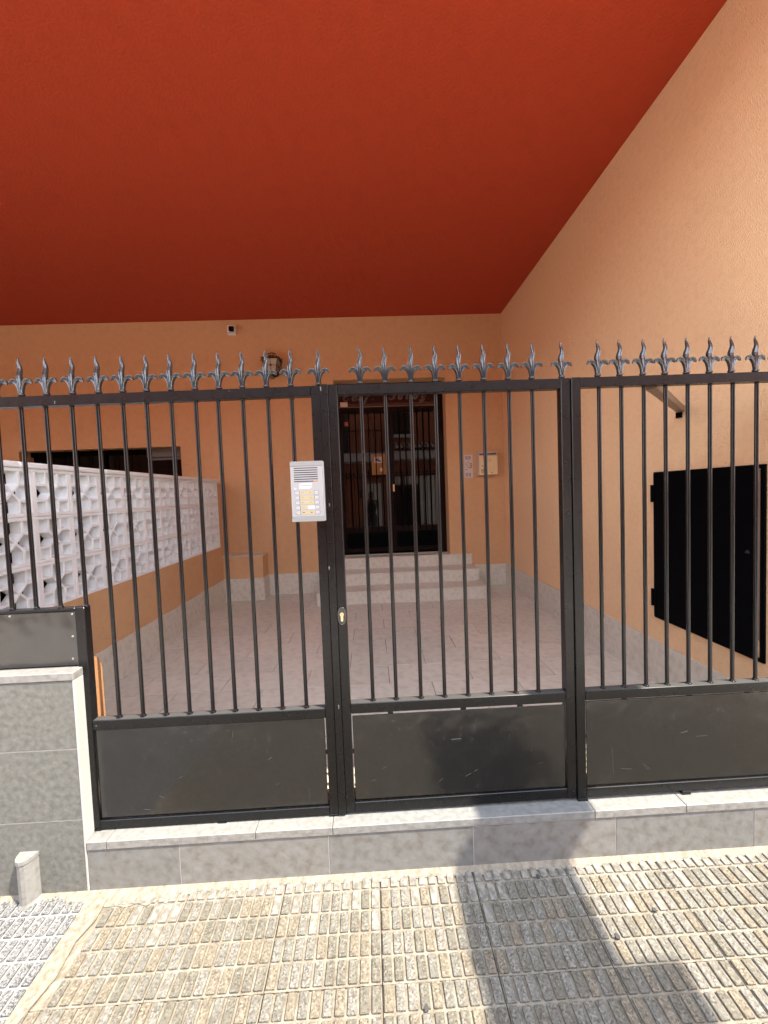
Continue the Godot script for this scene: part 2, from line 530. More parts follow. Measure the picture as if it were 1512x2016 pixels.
func court() -> void:
	var fl := thing("court_floor", "pinkish beige stone tile floor of the covered court", "floor", Vector3.ZERO, "", "structure")
	obj("screed", MB.new().span(V(-7, -0.3, ZB - 0.6), V(XR + 0.3, YF - 0.012, -0.195)), M.dark_grout, fl)
	for r in range(0, 14):
		var z1 := -1.335 + 0.32 * 4 - 0.32 * r - 0.16 + 0.16
		z1 = -0.055 - 0.32 * r
		var z0 := z1 - 0.32
		if z0 < ZB:
			z0 = ZB
		if z1 > -0.2:
			z1 = -0.2
		if z1 - z0 < 0.02:
			continue
		tiles_on(fl, "floor_tile", 0, XL, XR, 0.637, 0.115 if r % 2 == 0 else 0.4335, V(0, YF - 0.011, z0 + 0.003), V(0, YF, z1 - 0.003), M.floor, 0.005, 0.0002)
	obj("terrace_floor", MB.new().span(V(-7, YF - 0.011, ZB), V(XL - 0.2, YF, -0.2)), M.sheet_dark, fl)
	var ce := obj("ceiling", MB.new().span(V(-7, YC, ZB - 0.35), V(XR, YC + 0.3, 0.84)), M.red)
	tag(ce, "deep red plastered ceiling over the court", "ceiling", "", "structure")
	# back wall with the door opening and the window opening
	var bw := thing("back_wall", "ochre rendered wall at the back of the court with door and window", "wall")
	var zb := ZB - 0.35
	obj("wall", MB.new().span(V(1.178, 0, zb), V(XR + 0.25, YC, ZB)), M.ochre, bw)
	obj("wall", MB.new().span(V(-0.462, 3.31, zb), V(1.178, YC, ZB)), M.ochre, bw)
	obj("wall", MB.new().span(V(-0.462, 0, zb), V(1.178, 0.52, ZB)), M.ochre, bw)
	obj("wall", MB.new().span(V(-2.70, 0, zb), V(-0.462, YC, ZB)), M.ochre, bw)
	obj("wall", MB.new().span(V(-4.98, 2.43, zb), V(-2.70, YC, ZB)), M.ochre, bw)
	obj("wall", MB.new().span(V(-4.98, 0, zb), V(-2.70, 1.1, ZB)), M.ochre, bw)
	obj("wall", MB.new().span(V(-7, 0, zb), V(-4.98, YC, ZB)), M.ochre, bw)
	tiles_on(bw, "skirting_tile", 0, 1.508, XR - 0.014, 0.62, 1.7, V(0, YF, ZB), V(0, 0.515, ZB + 0.012), M.marble)
	tiles_on(bw, "skirting_tile", 0, -1.528, -0.733, 0.62, -0.97, V(0, YF, ZB), V(0, 0.505, ZB + 0.012), M.marble)
	# right wall
	var rw := thing("right_wall", "rough ochre rendered side wall right of the gate, lit by the street", "wall")
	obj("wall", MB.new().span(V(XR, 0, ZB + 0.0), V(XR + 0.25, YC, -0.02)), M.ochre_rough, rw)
	tiles_on(rw, "skirting_tile", 2, ZB, -0.2, 0.62, -1.135, V(XR - 0.012, YF, 0), V(XR, 0.515, 0), M.marble)
	# left wall: rendered base, pierced blocks, cap
	var lw := thing("pierced_block_wall", "white pierced concrete block wall on an ochre base along the left side", "wall")
	obj("base", MB.new().span(V(XL - 0.2, 0, ZB + 0.0), V(XL, 0.975, -0.2)), M.ochre, lw)
	tiles_on(lw, "skirting_tile", 2, -4.06, -0.2, 0.62, -1.755, V(XL, YF, 0), V(XL + 0.012, 0.515, 0), M.marble)
	obj("end_pilaster", MB.new().span(V(XL - 0.19, 0.975, ZB), V(XL - 0.008, 1.862, -4.003)), M.ochre, lw)
	var bl := MB.new()
	var H := 0.15
	var fw := 0.022
	var B := H - fw
	var dp := 0.10
	bl.span(V(-H, B, -dp), V(H, H - 0.0007, 0), 0.003).span(V(-H, -H + 0.0007, -dp), V(H, -B, 0), 0.003)
	bl.span(V(-H, -B, -dp + 0.002), V(-B, B, -0.001), 0.002).span(V(B, -B, -dp + 0.002), V(H, B, -0.001), 0.002)
	for s in [-1.0, 1.0]:
		for s2 in [-1.0, 1.0]:
			bl.bar(V(s * B, s2 * 0.05, -0.0085), V(s * 0.047, s2 * 0.05, -0.0085), 0.016, 0.014, 0.002)
			bl.bar(V(s * 0.05, s2 * B, -0.009), V(s * 0.05, s2 * 0.047, -0.009), 0.016, 0.014, 0.002)
			# corner pockets taper to a blind bottom
			var c0 := V(s * 0.093, s2 * 0.093, 0)
			for k in 4:
				var e0 := Vector2(0.038, 0.038).rotated(PI * 0.5 * k)
				var e1 := Vector2(0.038, 0.038).rotated(PI * 0.5 * (k + 1))
				bl.quad(c0 + V(e0.x, e0.y, -0.006), c0 + V(e1.x, e1.y, -0.006), c0 + V(e1.x * 0.72, e1.y * 0.72, -0.055), c0 + V(e0.x * 0.72, e0.y * 0.72, -0.055), -V(e0.x + e1.x, e0.y + e1.y, 0))
			bl.quad(c0 + V(-0.029, -0.029, -0.0545), c0 + V(0.029, -0.029, -0.0545), c0 + V(0.029, 0.029, -0.0545), c0 + V(-0.029, 0.029, -0.0545), Vector3.BACK)
	bl.bar(V(-0.055, -0.055, -0.010), V(0.055, 0.055, -0.010), 0.016, 0.014, 0.002)
	bl.bar(V(-0.055, 0.055, -0.0105), V(0.055, -0.055, -0.0105), 0.016, 0.014, 0.002)
	# house-shaped pockets taper to an open slot
	for q in 4:
		var house := [Vector2(-0.045, 0.131), Vector2(0.045, 0.131), Vector2(0.045, 0.053), Vector2(0, 0.007), Vector2(-0.045, 0.053)]
		var ctr := Vector2(0, 0.078)
		for k in 5:
			var e0: Vector2 = (house[k] as Vector2)
			var e1: Vector2 = (house[(k + 1) % 5] as Vector2)
			var i0 := ctr + (e0 - ctr) * 0.82
			var i1 := ctr + (e1 - ctr) * 0.82
			var inward := (ctr - (e0 + e1) * 0.5).rotated(PI * 0.5 * q)
			e0 = e0.rotated(PI * 0.5 * q)
			e1 = e1.rotated(PI * 0.5 * q)
			i0 = i0.rotated(PI * 0.5 * q)
			i1 = i1.rotated(PI * 0.5 * q)
			bl.quad(V(e0.x, e0.y, -0.006), V(e1.x, e1.y, -0.006), V(i1.x, i1.y, -0.050), V(i0.x, i0.y, -0.050), V(inward.x, inward.y, 0))
			bl.quad(V(i0.x, i0.y, -0.050), V(i1.x, i1.y, -0.050), V(i1.x, i1.y, -0.066), V(i0.x, i0.y, -0.066), V(inward.x, inward.y, 0))
	var blm := bl.mesh()
	for k in 13:
		for r in 3:
			var o := obj("pierced_block", blm, M.white_block, lw)
			o.transform = Transform3D(Basis(Vector3.UP, PI / 2).scaled(V(1, 1, 1.0205)), V(XL + rng.randf_range(-0.0015, 0.0015), 1.125 + 0.3 * r, -0.169 - 0.3063 * k))
			o.rotation.x += rng.randf_range(-0.004, 0.004)
	for k in 5:
		obj("coping", MB.new().span(V(XL - 0.125, 1.876, -0.03 - 0.8 * k - 0.797), V(XL + 0.014, 1.912, -0.03 - 0.8 * k), 0.008), M.white_block, lw)
	obj("coping", MB.new().span(V(XL - 0.125, 1.876, -4.05), V(XL + 0.014, 1.912, -4.033), 0.006), M.white_block, lw)
	var ps := obj("privacy_sheet", MB.new().span(V(XL - 0.30, 0.3, -4.0), V(XL - 0.292, 1.86, -0.25)), M.sheet_dark)
	tag(ps, "dark sheet hung behind the white pierced blocks", "sheet")
	# boxed corner at the back left
	var pl := thing("corner_plinth", "low ochre boxed plinth with tiled base in back left corner", "plinth")
	obj("body", MB.new().span(V(XL, YF, ZB), V(-1.53, 0.822, -4.06)), M.ochre, pl)
	obj("top_slab", MB.new().span(V(XL, 0.822, ZB), V(-1.522, 0.836, -4.05), 0.003), M.marble[0], pl)
	obj("skirting_tile", MB.new().span(V(XL + 0.013, YF, -4.06), V(-1.519, 0.515, -4.048), 0.001), M.marble[1], pl)
	obj("skirting_tile", MB.new().span(V(-1.53, YF, ZB + 0.013), V(-1.518, 0.515, -4.0605), 0.001), M.marble[2], pl)
	# steps
	var sp := thing("door_steps", "three pale stone steps rising to the dark entrance door", "steps")
	var fr := [-3.60, -3.965, -4.315]
	var tops := [0.365, 0.53, 0.695]
	var x0 := -0.73
	var x1 := 1.505
	for s in 3:
		var y0: float = YF if s == 0 else tops[s - 1]
		var back: float = ZB if s < 2 else -4.555
		var top: float = tops[s]
		if s < 2:
			obj("step_core", MB.new().span(V(x0 + 0.012, y0, back), V(x1 - 0.012, top - 0.02, fr[s] - 0.012)), M.grout, sp)
		tiles_on(sp, "riser_tile", 0, x0, x1, 0.61, x0 + 0.37 + 0.2 * s, V(0, y0, fr[s] - 0.0119), V(0, top - 0.0205, fr[s]), M.marble, 0.002, 0.001)
		for e in [[x0, x0 + 0.0118], [x1 - 0.0118, x1]]:
			if s < 2:
				obj("side_tile", MB.new().span(V(e[0], y0, back + 0.013), V(e[1], top - 0.0205, fr[s] - 0.0125), 0.001), M.marble[s + 1], sp)
		if s < 2:
			tiles_on(sp, "nosing_tile", 0, x0 - 0.004, x1 + 0.004, 0.61, x0 + 0.15 + 0.2 * s, V(0, top - 0.02, fr[s] - 0.05), V(0, top, fr[s] + 0.004), M.marble, 0.002, 0.003)
			tiles_on(sp, "tread_tile", 0, x0 - 0.004, x1 + 0.004, 0.61, x0 + 0.15 + 0.2 * s, V(0, top - 0.02, back + 0.013), V(0, top - 0.0005, fr[s] - 0.052), M.floor, 0.002, 0.001)
		else:
			tiles_on(sp, "nosing_tile", 0, -0.458, 1.174, 0.61, -0.1, V(0, top - 0.02, back), V(0, top, fr[s] + 0.004), M.marble, 0.002, 0.003)
			for e in [[x0, -0.4625], [1.1785, x1]]:
				obj("nosing_tile", MB.new().span(V(e[0] - 0.003, top - 0.02, ZB + 0.0005), V(e[1] + 0.003, top - 0.001, fr[s] + 0.004), 0.003), M.marble[3], sp)

# ---------------------------------------------------------------- low wall and pier
func low_wall() -> void:
	var w := thing("low_wall", "low grey tiled wall with pale stone cap carrying the gate", "wall")
	obj("core", MB.new().span(V(-1.226, -0.3, -0.195), V(2.4, 0.186, -0.002)), M.grout, w)
	var j := [-1.2255, -0.844, -0.213, 0.413, 1.044, 1.667, 2.29]
	for k in 6:
		obj("wall_tile", MB.new().span(V(j[k] + 0.0018, -0.06, -0.0018), V(j[k + 1] - 0.0018, 0.1825, 0.0), 0.001), M.wall_tile[k % 4], w)
	var c := [-1.226, -1.144, -0.522, -0.194, 0.949, 1.358, 1.98, 2.4]
	for k in 7:
		obj("cap_stone", MB.new().span(V(c[k] + 0.0008, 0.187, -0.205), V(c[k + 1] - 0.0008, 0.2225, 0.005), 0.0025), M.cap if k % 3 else also(M.cap, V(0.4, 0.3, 0.1), Color(0.97, 0.98, 0.99)), w)
	var p := thing("gate_pier", "tall grey tiled pier with white stone edging left of the gate", "pier")
	obj("core", MB.new().span(V(-3.2, -0.3, -0.185), V(-1.2375, 0.9165, -0.013)), M.ochre, p)
	var ys := [-0.06, 0.321, 0.6265, 0.914]
	for r in 3:
		for q in [[-1.868, -1.2375], [-2.5, -1.868]]:
			obj("pier_tile", MB.new().span(V(q[0] + 0.0016, ys[r] + 0.0016, -0.0128), V(q[1] - 0.0012, ys[r + 1] - 0.0016, 0.0), 0.001), M.pier_tile[(r + int(q[0] < -2)) % 3], p)
	obj("grout_joint", MB.new().span(V(-2.5, -0.06, -0.0129), V(-1.238, 0.913, -0.0022)), M.grout, p)
	obj("coping", MB.new().span(V(-3.2, 0.9168, -0.077), V(-1.229, 0.951, 0.004), 0.003), M.cap, p)
	obj("edge_trim", MB.new().span(V(-1.2368, -0.06, -0.075), V(-1.229, 0.9162, 0.0015), 0.0015), M.trim, p)
	obj("rear_return", MB.new().prism(PackedVector2Array([Vector2(-0.078, 0.2235), Vector2(-0.172, 0.2235), Vector2(-0.172, 0.90), Vector2(-0.160, 0.925), Vector2(-0.150, 0.955), Vector2(-0.125, 0.966), Vector2(-0.078, 0.966)]), -1.2365, -1.2262, Transform3D(Basis(Vector3.BACK, Vector3.UP, Vector3.RIGHT), Vector3.ZERO)), M.plain_ochre, p)
	# the stump of a mortar sleeve at the foot of the pier
	var s := thing("mortar_stump", "short whitish mortar pipe stump at the foot of the pier", "stump", V(-1.462, -0.004, 0))
	var poly := PackedVector2Array()
	for k in 9:
		var a := PI * k / 8.0
		poly.append(Vector2(0.036 * cos(a), 0.052 * sin(a)))
	var flat := Transform3D(Basis(Vector3.RIGHT, Vector3.BACK, Vector3.UP), Vector3.ZERO)
	obj("shaft", MB.new().prism(poly, -0.02, 0.186, flat), M.cap, s)
	var poly2 := PackedVector2Array()
	for q in poly:
		poly2.append(q * Vector2(1.07, 1.08))
	obj("lip", MB.new().prism(poly2, 0.186, 0.201, flat), M.cap, s)
	var sk := MB.new()
	for k in 8:
		var a0 := PI * k / 8.0
		var a1 := PI * (k + 1) / 8.0
		var f0 := 1.0 + 0.22 * absf(sin(k * 2.3)) + (0.35 if k < 2 else 0.0)
		var f1 := 1.0 + 0.22 * absf(sin((k + 1) * 2.3)) + (0.35 if k < 1 else 0.0)
		sk.quad(V(0.0365 * cos(a0), 0.014, 0.0525 * sin(a0)), V(0.0365 * cos(a1), 0.014, 0.0525 * sin(a1)), V(0.038 * f1 * cos(a1), -0.01, 0.054 * f1 * sin(a1)), V(0.038 * f0 * cos(a0), -0.01, 0.054 * f0 * sin(a0)), V(cos(a0), 0.5, sin(a0)))
	obj("mortar_foot", sk, M.cap, s)

# ---------------------------------------------------------------- fence panels and gate
func finial_mesh() -> ArrayMesh:
	var m := MB.new()
	m.lathe([Vector2(0.0, 0.0), Vector2(0.0105, 0.0), Vector2(0.0115, 0.002), Vector2(0.0095, 0.0045), Vector2(0.0128, 0.007), Vector2(0.0138, 0.0105), Vector2(0.0118, 0.0145), Vector2(0.0082, 0.0165), Vector2(0.0, 0.017)], Vector3(), 14)
	# middle leaf: a stem that widens and ends as a wavy flame
	m.cast([Vector2(0, 0.014), Vector2(0, 0.035), Vector2(0.0, 0.052), Vector2(-0.001, 0.066), Vector2(-0.0025, 0.078), Vector2(-0.0025, 0.089), Vector2(0.0, 0.100), Vector2(0.003, 0.109), Vector2(0.0042, 0.118), Vector2(0.003, 0.128), Vector2(-0.0003, 0.138), Vector2(-0.0023, 0.147), Vector2(-0.002, 0.155), Vector2(-0.001, 0.1615)],
		[0.0058, 0.0065, 0.0080, 0.0096, 0.0108, 0.0112, 0.0104, 0.0092, 0.0080, 0.0068, 0.0056, 0.0044, 0.0030, 0.0006],
		[0.0075, 0.0078, 0.0080, 0.0082, 0.0082, 0.0078, 0.0072, 0.0066, 0.006, 0.0052, 0.0044, 0.0034, 0.0024, 0.001])
	for s in [-1.0, 1.0]:
		m.cast([Vector2(s * 0.0035, 0.014), Vector2(s * 0.005, 0.030), Vector2(s * 0.0078, 0.045), Vector2(s * 0.0130, 0.0575), Vector2(s * 0.0205, 0.0665), Vector2(s * 0.0292, 0.0698), Vector2(s * 0.0372, 0.0670), Vector2(s * 0.0428, 0.0610), Vector2(s * 0.0455, 0.0555)],
			[0.0062, 0.0066, 0.0074, 0.0088, 0.0100, 0.0100, 0.0084, 0.0054, 0.0012],
			[0.0070, 0.0070, 0.0072, 0.0074, 0.0072, 0.0066, 0.0056, 0.004, 0.0015])
	return m.mesh()

func bar_mesh(h: float) -> ArrayMesh:
	var m := MB.new()
	m.tube([V(0, 0, 0), V(0, h, 0)], [0.0083], 12, false)
	m.lathe([Vector2(0.0135, -0.0005), Vector2(0.0125, 0.003), Vector2(0.0105, 0.0045), Vector2(0.0085, 0.009)], Vector3(), 9)
	m.lathe([Vector2(0.0085, h - 0.006), Vector2(0.0105, h - 0.003), Vector2(0.0115, h)], Vector3(), 9)
	return m.mesh()

func rail(called: String, a: Vector2, b: Vector2, h: float, parent: Node3D) -> void:      # a, b: top edge
	obj(called, MB.new().bar(V(a.x, a.y - h * 0.5, (FZ + FB) * 0.5), V(b.x, b.y - h * 0.5, (FZ + FB) * 0.5), h, FZ - FB, 0.0022), M.black, parent)

func stile(x0: float, x1: float, y0: float, y1: float, parent: Node3D) -> void:
	obj("stile", MB.new().span(V(x0, y0, FB - 0.001), V(x1, y1, FZ + 0.001), 0.0025), M.black, parent)

func scratches(parent: Node3D, list: Array, z: float) -> void:
	for s in list:
		obj("scratch", MB.new().bar(V(s[0], s[1], z), V(s[2], s[3], z), s[4] * 0.55, 0.0006), M.scratch, parent)

func fences() -> void:
	M.dust = mat(lc(0.045, 0.044, 0.042), 0.7, null, 3.0, bumpy(47, 0.05, 3.0, 4), 0.3)
	M.chip = mat(lc(0.15, 0.15, 0.147), 0.7)
	M.scratch = mat(lc(0.075, 0.075, 0.073), 0.8)
	var zc := (FZ + FB) * 0.5
	var fin := finial_mesh()
	var tall := bar_mesh(1.346)
	var low := bar_mesh(0.852)
	var gate_bar := bar_mesh(1.339)
	# left panel: full height beside the gate, shorter over the pier
	var L := thing("steel_fence", "black steel fence panel left of the gate, stepping up over the pier", "fence")
	rail("top_rail", Vector2(-2.6, 2.086), Vector2(-0.2102, 2.103), 0.041, L)
	rail("middle_rail", Vector2(-1.2055, 0.7115), Vector2(-0.2102, 0.7115), 0.043, L)
	rail("bottom_rail", Vector2(-1.2055, 0.2665), Vector2(-0.2102, 0.2680), 0.040, L)
	stile(-0.21, -0.1695, 0.2335, 2.1035, L)
	stile(-1.245, -1.206, 0.2335, 1.2045, L)
	rail("upper_ledge_rail", Vector2(-2.6, 1.1985), Vector2(-1.2455, 1.2045), 0.012, L)
	obj("dust", MB.new().span(V(-1.2045, 0.7112, FB + 0.003), V(-0.2115, 0.7118, FZ - 0.003)), M.dust, L)
	obj("stop_strip", MB.new().span(V(-0.1692, 0.230, FZ - 0.02), V(-0.1385, 2.1065, FZ + 0.006), 0.0012), M.black, L)
	obj("foot", MB.new().span(V(-1.242, 0.2227, FB + 0.002), V(-1.200, 0.2333, FZ + 0.002), 0.001), M.black, L)
	obj("foot", MB.new().span(V(-0.700, 0.2227, FB + 0.002), V(-0.662, 0.2265, FZ + 0.002), 0.0008), M.black, L)
	obj("foot", MB.new().span(V(-0.212, 0.2227, FB + 0.002), V(-0.172, 0.2333, FZ + 0.002), 0.001), M.black, L)
	obj("kick_sheet", MB.new().span(V(-1.203, 0.271, FZ - 0.014), V(-0.2165, 0.664, FZ - 0.0105), 0.001), M.black_sheet, L)
	for t in [[-0.82, 0.664, 0.672], [-0.50, 0.664, 0.672]]:
		obj("tab", MB.new().span(V(t[0] - 0.012, t[1], FZ - 0.02), V(t[0] + 0.012, t[2], FZ - 0.012)), M.black, L)
	obj("tab", MB.new().span(V(-0.2165, 0.50, FZ - 0.02), V(-0.2098, 0.516, FZ - 0.012)), M.black, L)
	obj("upper_sheet", MB.new().span(V(-2.6, 0.958, FZ - 0.012), V(-1.2452, 1.190, FZ - 0.002), 0.0012), M.black_sheet, L)
	obj("upper_sheet_frame", MB.new().span(V(-2.6, 0.951, FB), V(-1.2452, 1.186, FZ - 0.0125)), M.black, L)
	for s in [[-1.258, 1.179], [-1.262, 1.083], [-1.268, 0.987], [-1.515, 1.181], [-1.78, 1.178]]:
		obj("screw", MB.new().lathe([Vector2(0.0045, 0), Vector2(0.004, 0.0015), Vector2(0.0016, 0.0022), Vector2(0.0, 0.0008)], V(s[0], s[1], FZ - 0.0021), 10, Basis(Vector3.RIGHT, PI / 2)), M.steel, L)
	for x in [-2.318, -2.218, -2.118, -2.018, -1.918, -1.818, -1.718, -1.618, -1.518, -1.418, -1.317, -1.210]:
		obj("bar", low, M.bar, L).position = V(x, 1.205, zc)
	for x in [-1.102, -1.0005, -0.902, -0.8005, -0.7, -0.6035, -0.501, -0.3985, -0.2935]:
		var o := obj("bar", tall, M.bar, L)
		o.position = V(x, 0.7122, zc)
		o.rotation = V(rng.randf_range(-0.002, 0.002), rng.randf() * 3.0, rng.randf_range(-0.0018, 0.0018))
		if x == -0.6035:
			o.rotation.z = 0.002
	for x in [-2.318, -2.218, -2.118, -2.018, -1.918, -1.818, -1.718, -1.618, -1.516, -1.413, -1.311, -1.205, -1.098, -0.999, -0.901, -0.8, -0.7, -0.6, -0.5025, -0.401, -0.299, -0.180]:
		var o := obj("finial", fin, M.iron, L)
		o.position = V(x + 0.002, 2.1035 + 0.0072 * (x + 0.2), zc)
		o.rotation = V(0, rng.randf_range(-0.07, 0.07), rng.randf_range(-0.025, 0.025))
	scratches(L, [[-0.95, 0.355, -0.93, 0.345, 0.0015], [-0.86, 0.43, -0.845, 0.437, 0.002], [-0.62, 0.60, -0.615, 0.63, 0.0015], [-0.47, 0.49, -0.455, 0.50, 0.003], [-0.44, 0.375, -0.43, 0.38, 0.0015], [-1.02, 0.30, -0.99, 0.295, 0.0012], [-0.30, 0.35, -0.296, 0.30, 0.001]], FZ - 0.0103)
	for q in [[-1.263, 2.066, 0.004, 0.011], [-0.168, 2.088, 0.006, 0.016], [-0.152, 1.60, 0.006, 0.012], [-0.150, 0.72, 0.004, 0.016], [-0.165, 1.33, 0.005, 0.014], [-0.55, 2.09, 0.003, 0.004], [-1.19, 0.69, 0.003, 0.006]]:
		obj("paint_chip", MB.new().prism(PackedVector2Array([Vector2(-q[2] * 0.3, -q[3] * 0.6), Vector2(q[2] * 0.5, -q[3] * 0.5), Vector2(q[2] * 0.3, -q[3] * 0.1), Vector2(q[2] * 0.6, q[3] * 0.15), Vector2(q[2] * 0.1, q[3] * 0.6), Vector2(-q[2] * 0.6, q[3] * 0.3), Vector2(-q[2] * 0.2, 0.0)]), 0.0, 0.0014, Transform3D(Basis(), V(q[0], q[1], FZ + (0.0005 if q[0] < -0.1695 else 0.0058)))), M.chip, L)
	# the gate
	var G := thing("entrance_gate", "black steel spiked gate with kick panel and brass lock", "gate")
	rail("top_rail", Vector2(-0.0985, 2.1055), Vector2(0.8575, 2.1035), 0.0425, G)
	rail("middle_rail", Vector2(-0.0985, 0.7265), Vector2(0.8575, 0.7265), 0.0455, G)
	rail("bottom_rail", Vector2(-0.0985, 0.2790), Vector2(0.8575, 0.2840), 0.046, G)
	stile(-0.138, -0.099, 0.2345, 2.1065, G)
	obj("dust", MB.new().span(V(-0.0975, 0.7266, FB + 0.003), V(0.8565, 0.7270, FZ - 0.003)), M.dust, G)
	stile(0.858, 0.8985, 0.2385, 2.1045, G)
	obj("kick_sheet", MB.new().span(V(-0.094, 0.2845, FZ - 0.015), V(0.853, 0.666, FZ - 0.0105), 0.001), M.black_sheet, G)
	for t in [0.075, 0.40, 0.655]:
		obj("tab", MB.new().span(V(t - 0.012, 0.664, FZ - 0.02), V(t + 0.012, 0.6835, FZ - 0.0125)), M.black, G)
	obj("tab", MB.new().span(V(-0.0985, 0.495, FZ - 0.02), V(-0.094, 0.512, FZ - 0.0125)), M.black, G)
	for x in [0.0, 0.1035, 0.2135, 0.3195, 0.424, 0.5295, 0.6395, 0.7415]:
		obj("bar", gate_bar, M.bar, G).position = V(x, 0.7272, zc)
	for x in [-0.004, 0.103, 0.213, 0.317, 0.421, 0.528, 0.635, 0.738, 0.869]:
		var o := obj("finial", fin, M.iron, G)
		o.position = V(x + 0.002, 2.1045, zc)
		o.rotation = V(0, rng.randf_range(-0.07, 0.07), rng.randf_range(-0.02, 0.02))
	scratches(G, [[0.34, 0.535, 0.385, 0.536, 0.003], [0.40, 0.362, 0.425, 0.375, 0.0016], [0.44, 0.382, 0.455, 0.39, 0.0016], [0.60, 0.52, 0.605, 0.545, 0.0015], [0.73, 0.40, 0.755, 0.405, 0.0016], [0.03, 0.42, 0.05, 0.428, 0.0014], [-0.02, 0.365, 0.0, 0.372, 0.0014], [0.70, 0.46, 0.703, 0.475, 0.002], [0.28, 0.345, 0.30, 0.358, 0.0012]], FZ - 0.0103)
	var es := MB.new()
	var oval := PackedVector2Array()
	for k in 20:
		var a := TAU * k / 20
		oval.append(Vector2(0.0165 * cos(a), 0.029 * sin(a) + (0.008 if sin(a) > 0 else -0.008)))
	es.prism(oval, 0, 0.005)
	var lock := obj("lock_escutcheon", es, mat(lc(0.06, 0.06, 0.062), 0.3, null, 1.0, null, 1.0, 0.6), G)
	lock.position = V(-0.119, 1.118, FZ + 0.001)
	var ring := MB.new()
	var pts: Array = []
	for k in 21:
		var a := TAU * k / 20
		pts.append(V(0.0165 * cos(a), 0.029 * sin(a) + (0.008 if sin(a) > 0 else -0.008), 0.004))
	ring.tube(pts, [0.0022], 6, false)
	obj("rim", ring, M.iron, lock)
	var cy := PackedVector2Array()
	for k in 13:
		var a := -0.9 + (PI + 1.8) * k / 12
		cy.append(Vector2(0.0085 * cos(a), 0.0085 * sin(a) + 0.008))
	for k in 9:
		var a := PI + PI * k / 8
		cy.append(Vector2(0.0052 * cos(a), 0.0052 * sin(a) - 0.0165))
	obj("lock_cylinder", MB.new().prism(cy, 0.002, 0.011), M.brass, lock)
	obj("keyhole", MB.new().span(V(-0.0008, 0.0045, 0.0112), V(0.0008, 0.0115, 0.0116)), M.ink, lock)
	# right panel
	var R := thing("steel_fence", "black steel fence panel right of the gate, braced to the wall", "fence")
	rail("top_rail", Vector2(0.9455, 2.1055), Vector2(2.02, 2.1085), 0.041, R)
	rail("middle_rail", Vector2(0.9455, 0.7275), Vector2(2.02, 0.7275), 0.044, R)
	rail("bottom_rail", Vector2(0.9455, 0.2810), Vector2(2.02, 0.2840), 0.041, R)
	obj("dust", MB.new().span(V(0.9465, 0.7276, FB + 0.003), V(1.99, 0.7280, FZ - 0.003)), M.dust, R)
	stile(0.9045, 0.945, 0.2345, 2.1065, R)
	obj("foot", MB.new().span(V(0.904, 0.2227, FB + 0.002), V(0.949, 0.2342, FZ + 0.003), 0.001), M.black, R)
	obj("foot", MB.new().span(V(1.385, 0.2227, FB + 0.002), V(1.425, 0.241, FZ + 0.002), 0.001), M.black, R)
	obj("kick_sheet", MB.new().span(V(0.9525, 0.285, FZ - 0.015), V(1.98, 0.6755, FZ - 0.0105), 0.001), M.black_sheet, R)
	for t in [1.13, 1.43, 1.7]:
		obj("tab", MB.new().span(V(t - 0.012, 0.674, FZ - 0.02), V(t + 0.012, 0.683, FZ - 0.0125)), M.black, R)
	obj("tab", MB.new().span(V(0.9448, 0.505, FZ - 0.02), V(0.9525, 0.52, FZ - 0.0125)), M.black, R)
	for x in [1.0355, 1.1345, 1.235, 1.332, 1.432, 1.532, 1.6355, 1.7435, 1.845, 1.945]:
		obj("bar", tall, M.bar, R).position = V(x, 0.728, zc)
	for x in [1.027, 1.125, 1.228, 1.326, 1.423, 1.525, 1.624, 1.735, 1.838, 1.94]:
		var o := obj("finial", fin, M.iron, R)
		o.position = V(x + 0.003, 2.1065 + 0.002 * (x - 1.0), zc)
		o.rotation = V(0, rng.randf_range(-0.07, 0.07), rng.randf_range(-0.02, 0.02))
	scratches(R, [[1.07, 0.45, 1.075, 0.33, 0.001], [1.39, 0.505, 1.42, 0.512, 0.003], [1.21, 0.375, 1.245, 0.345, 0.0012], [1.215, 0.365, 1.235, 0.34, 0.0012], [1.46, 0.485, 1.51, 0.486, 0.001], [1.11, 0.355, 1.16, 0.35, 0.0012], [1.56, 0.6, 1.563, 0.61, 0.002]], FZ - 0.0103)
	var br := thing("fence_brace", "slanting steel brace from the right fence panel to the ochre wall", "brace")
	obj("brace_bar", MB.new().bar(V(1.285, 2.078, FB - 0.004), V(2.012, 2.105, -0.865), 0.042, 0.042, 0.002), mat(lc(0.16, 0.105, 0.075), 0.4), br)
	obj("wall_plate", MB.new().span(V(2.012, 2.052, -0.905), V(2.0295, 2.088, -0.868), 0.001), M.matt_black, br)

# ---------------------------------------------------------------- fittings
func rounded(w: float, h: float, r: float) -> PackedVector2Array:
	var p := PackedVector2Array()
	for c in [[1, 1, 0], [-1, 1, 1], [-1, -1, 2], [1, -1, 3]]:
		for k in 5:
			var a: float = PI * 0.5 * (c[2] + k / 4.0)
			p.append(Vector2(c[0] * (w * 0.5 - r) + r * cos(a), c[1] * (h * 0.5 - r) + r * sin(a)))
	return p

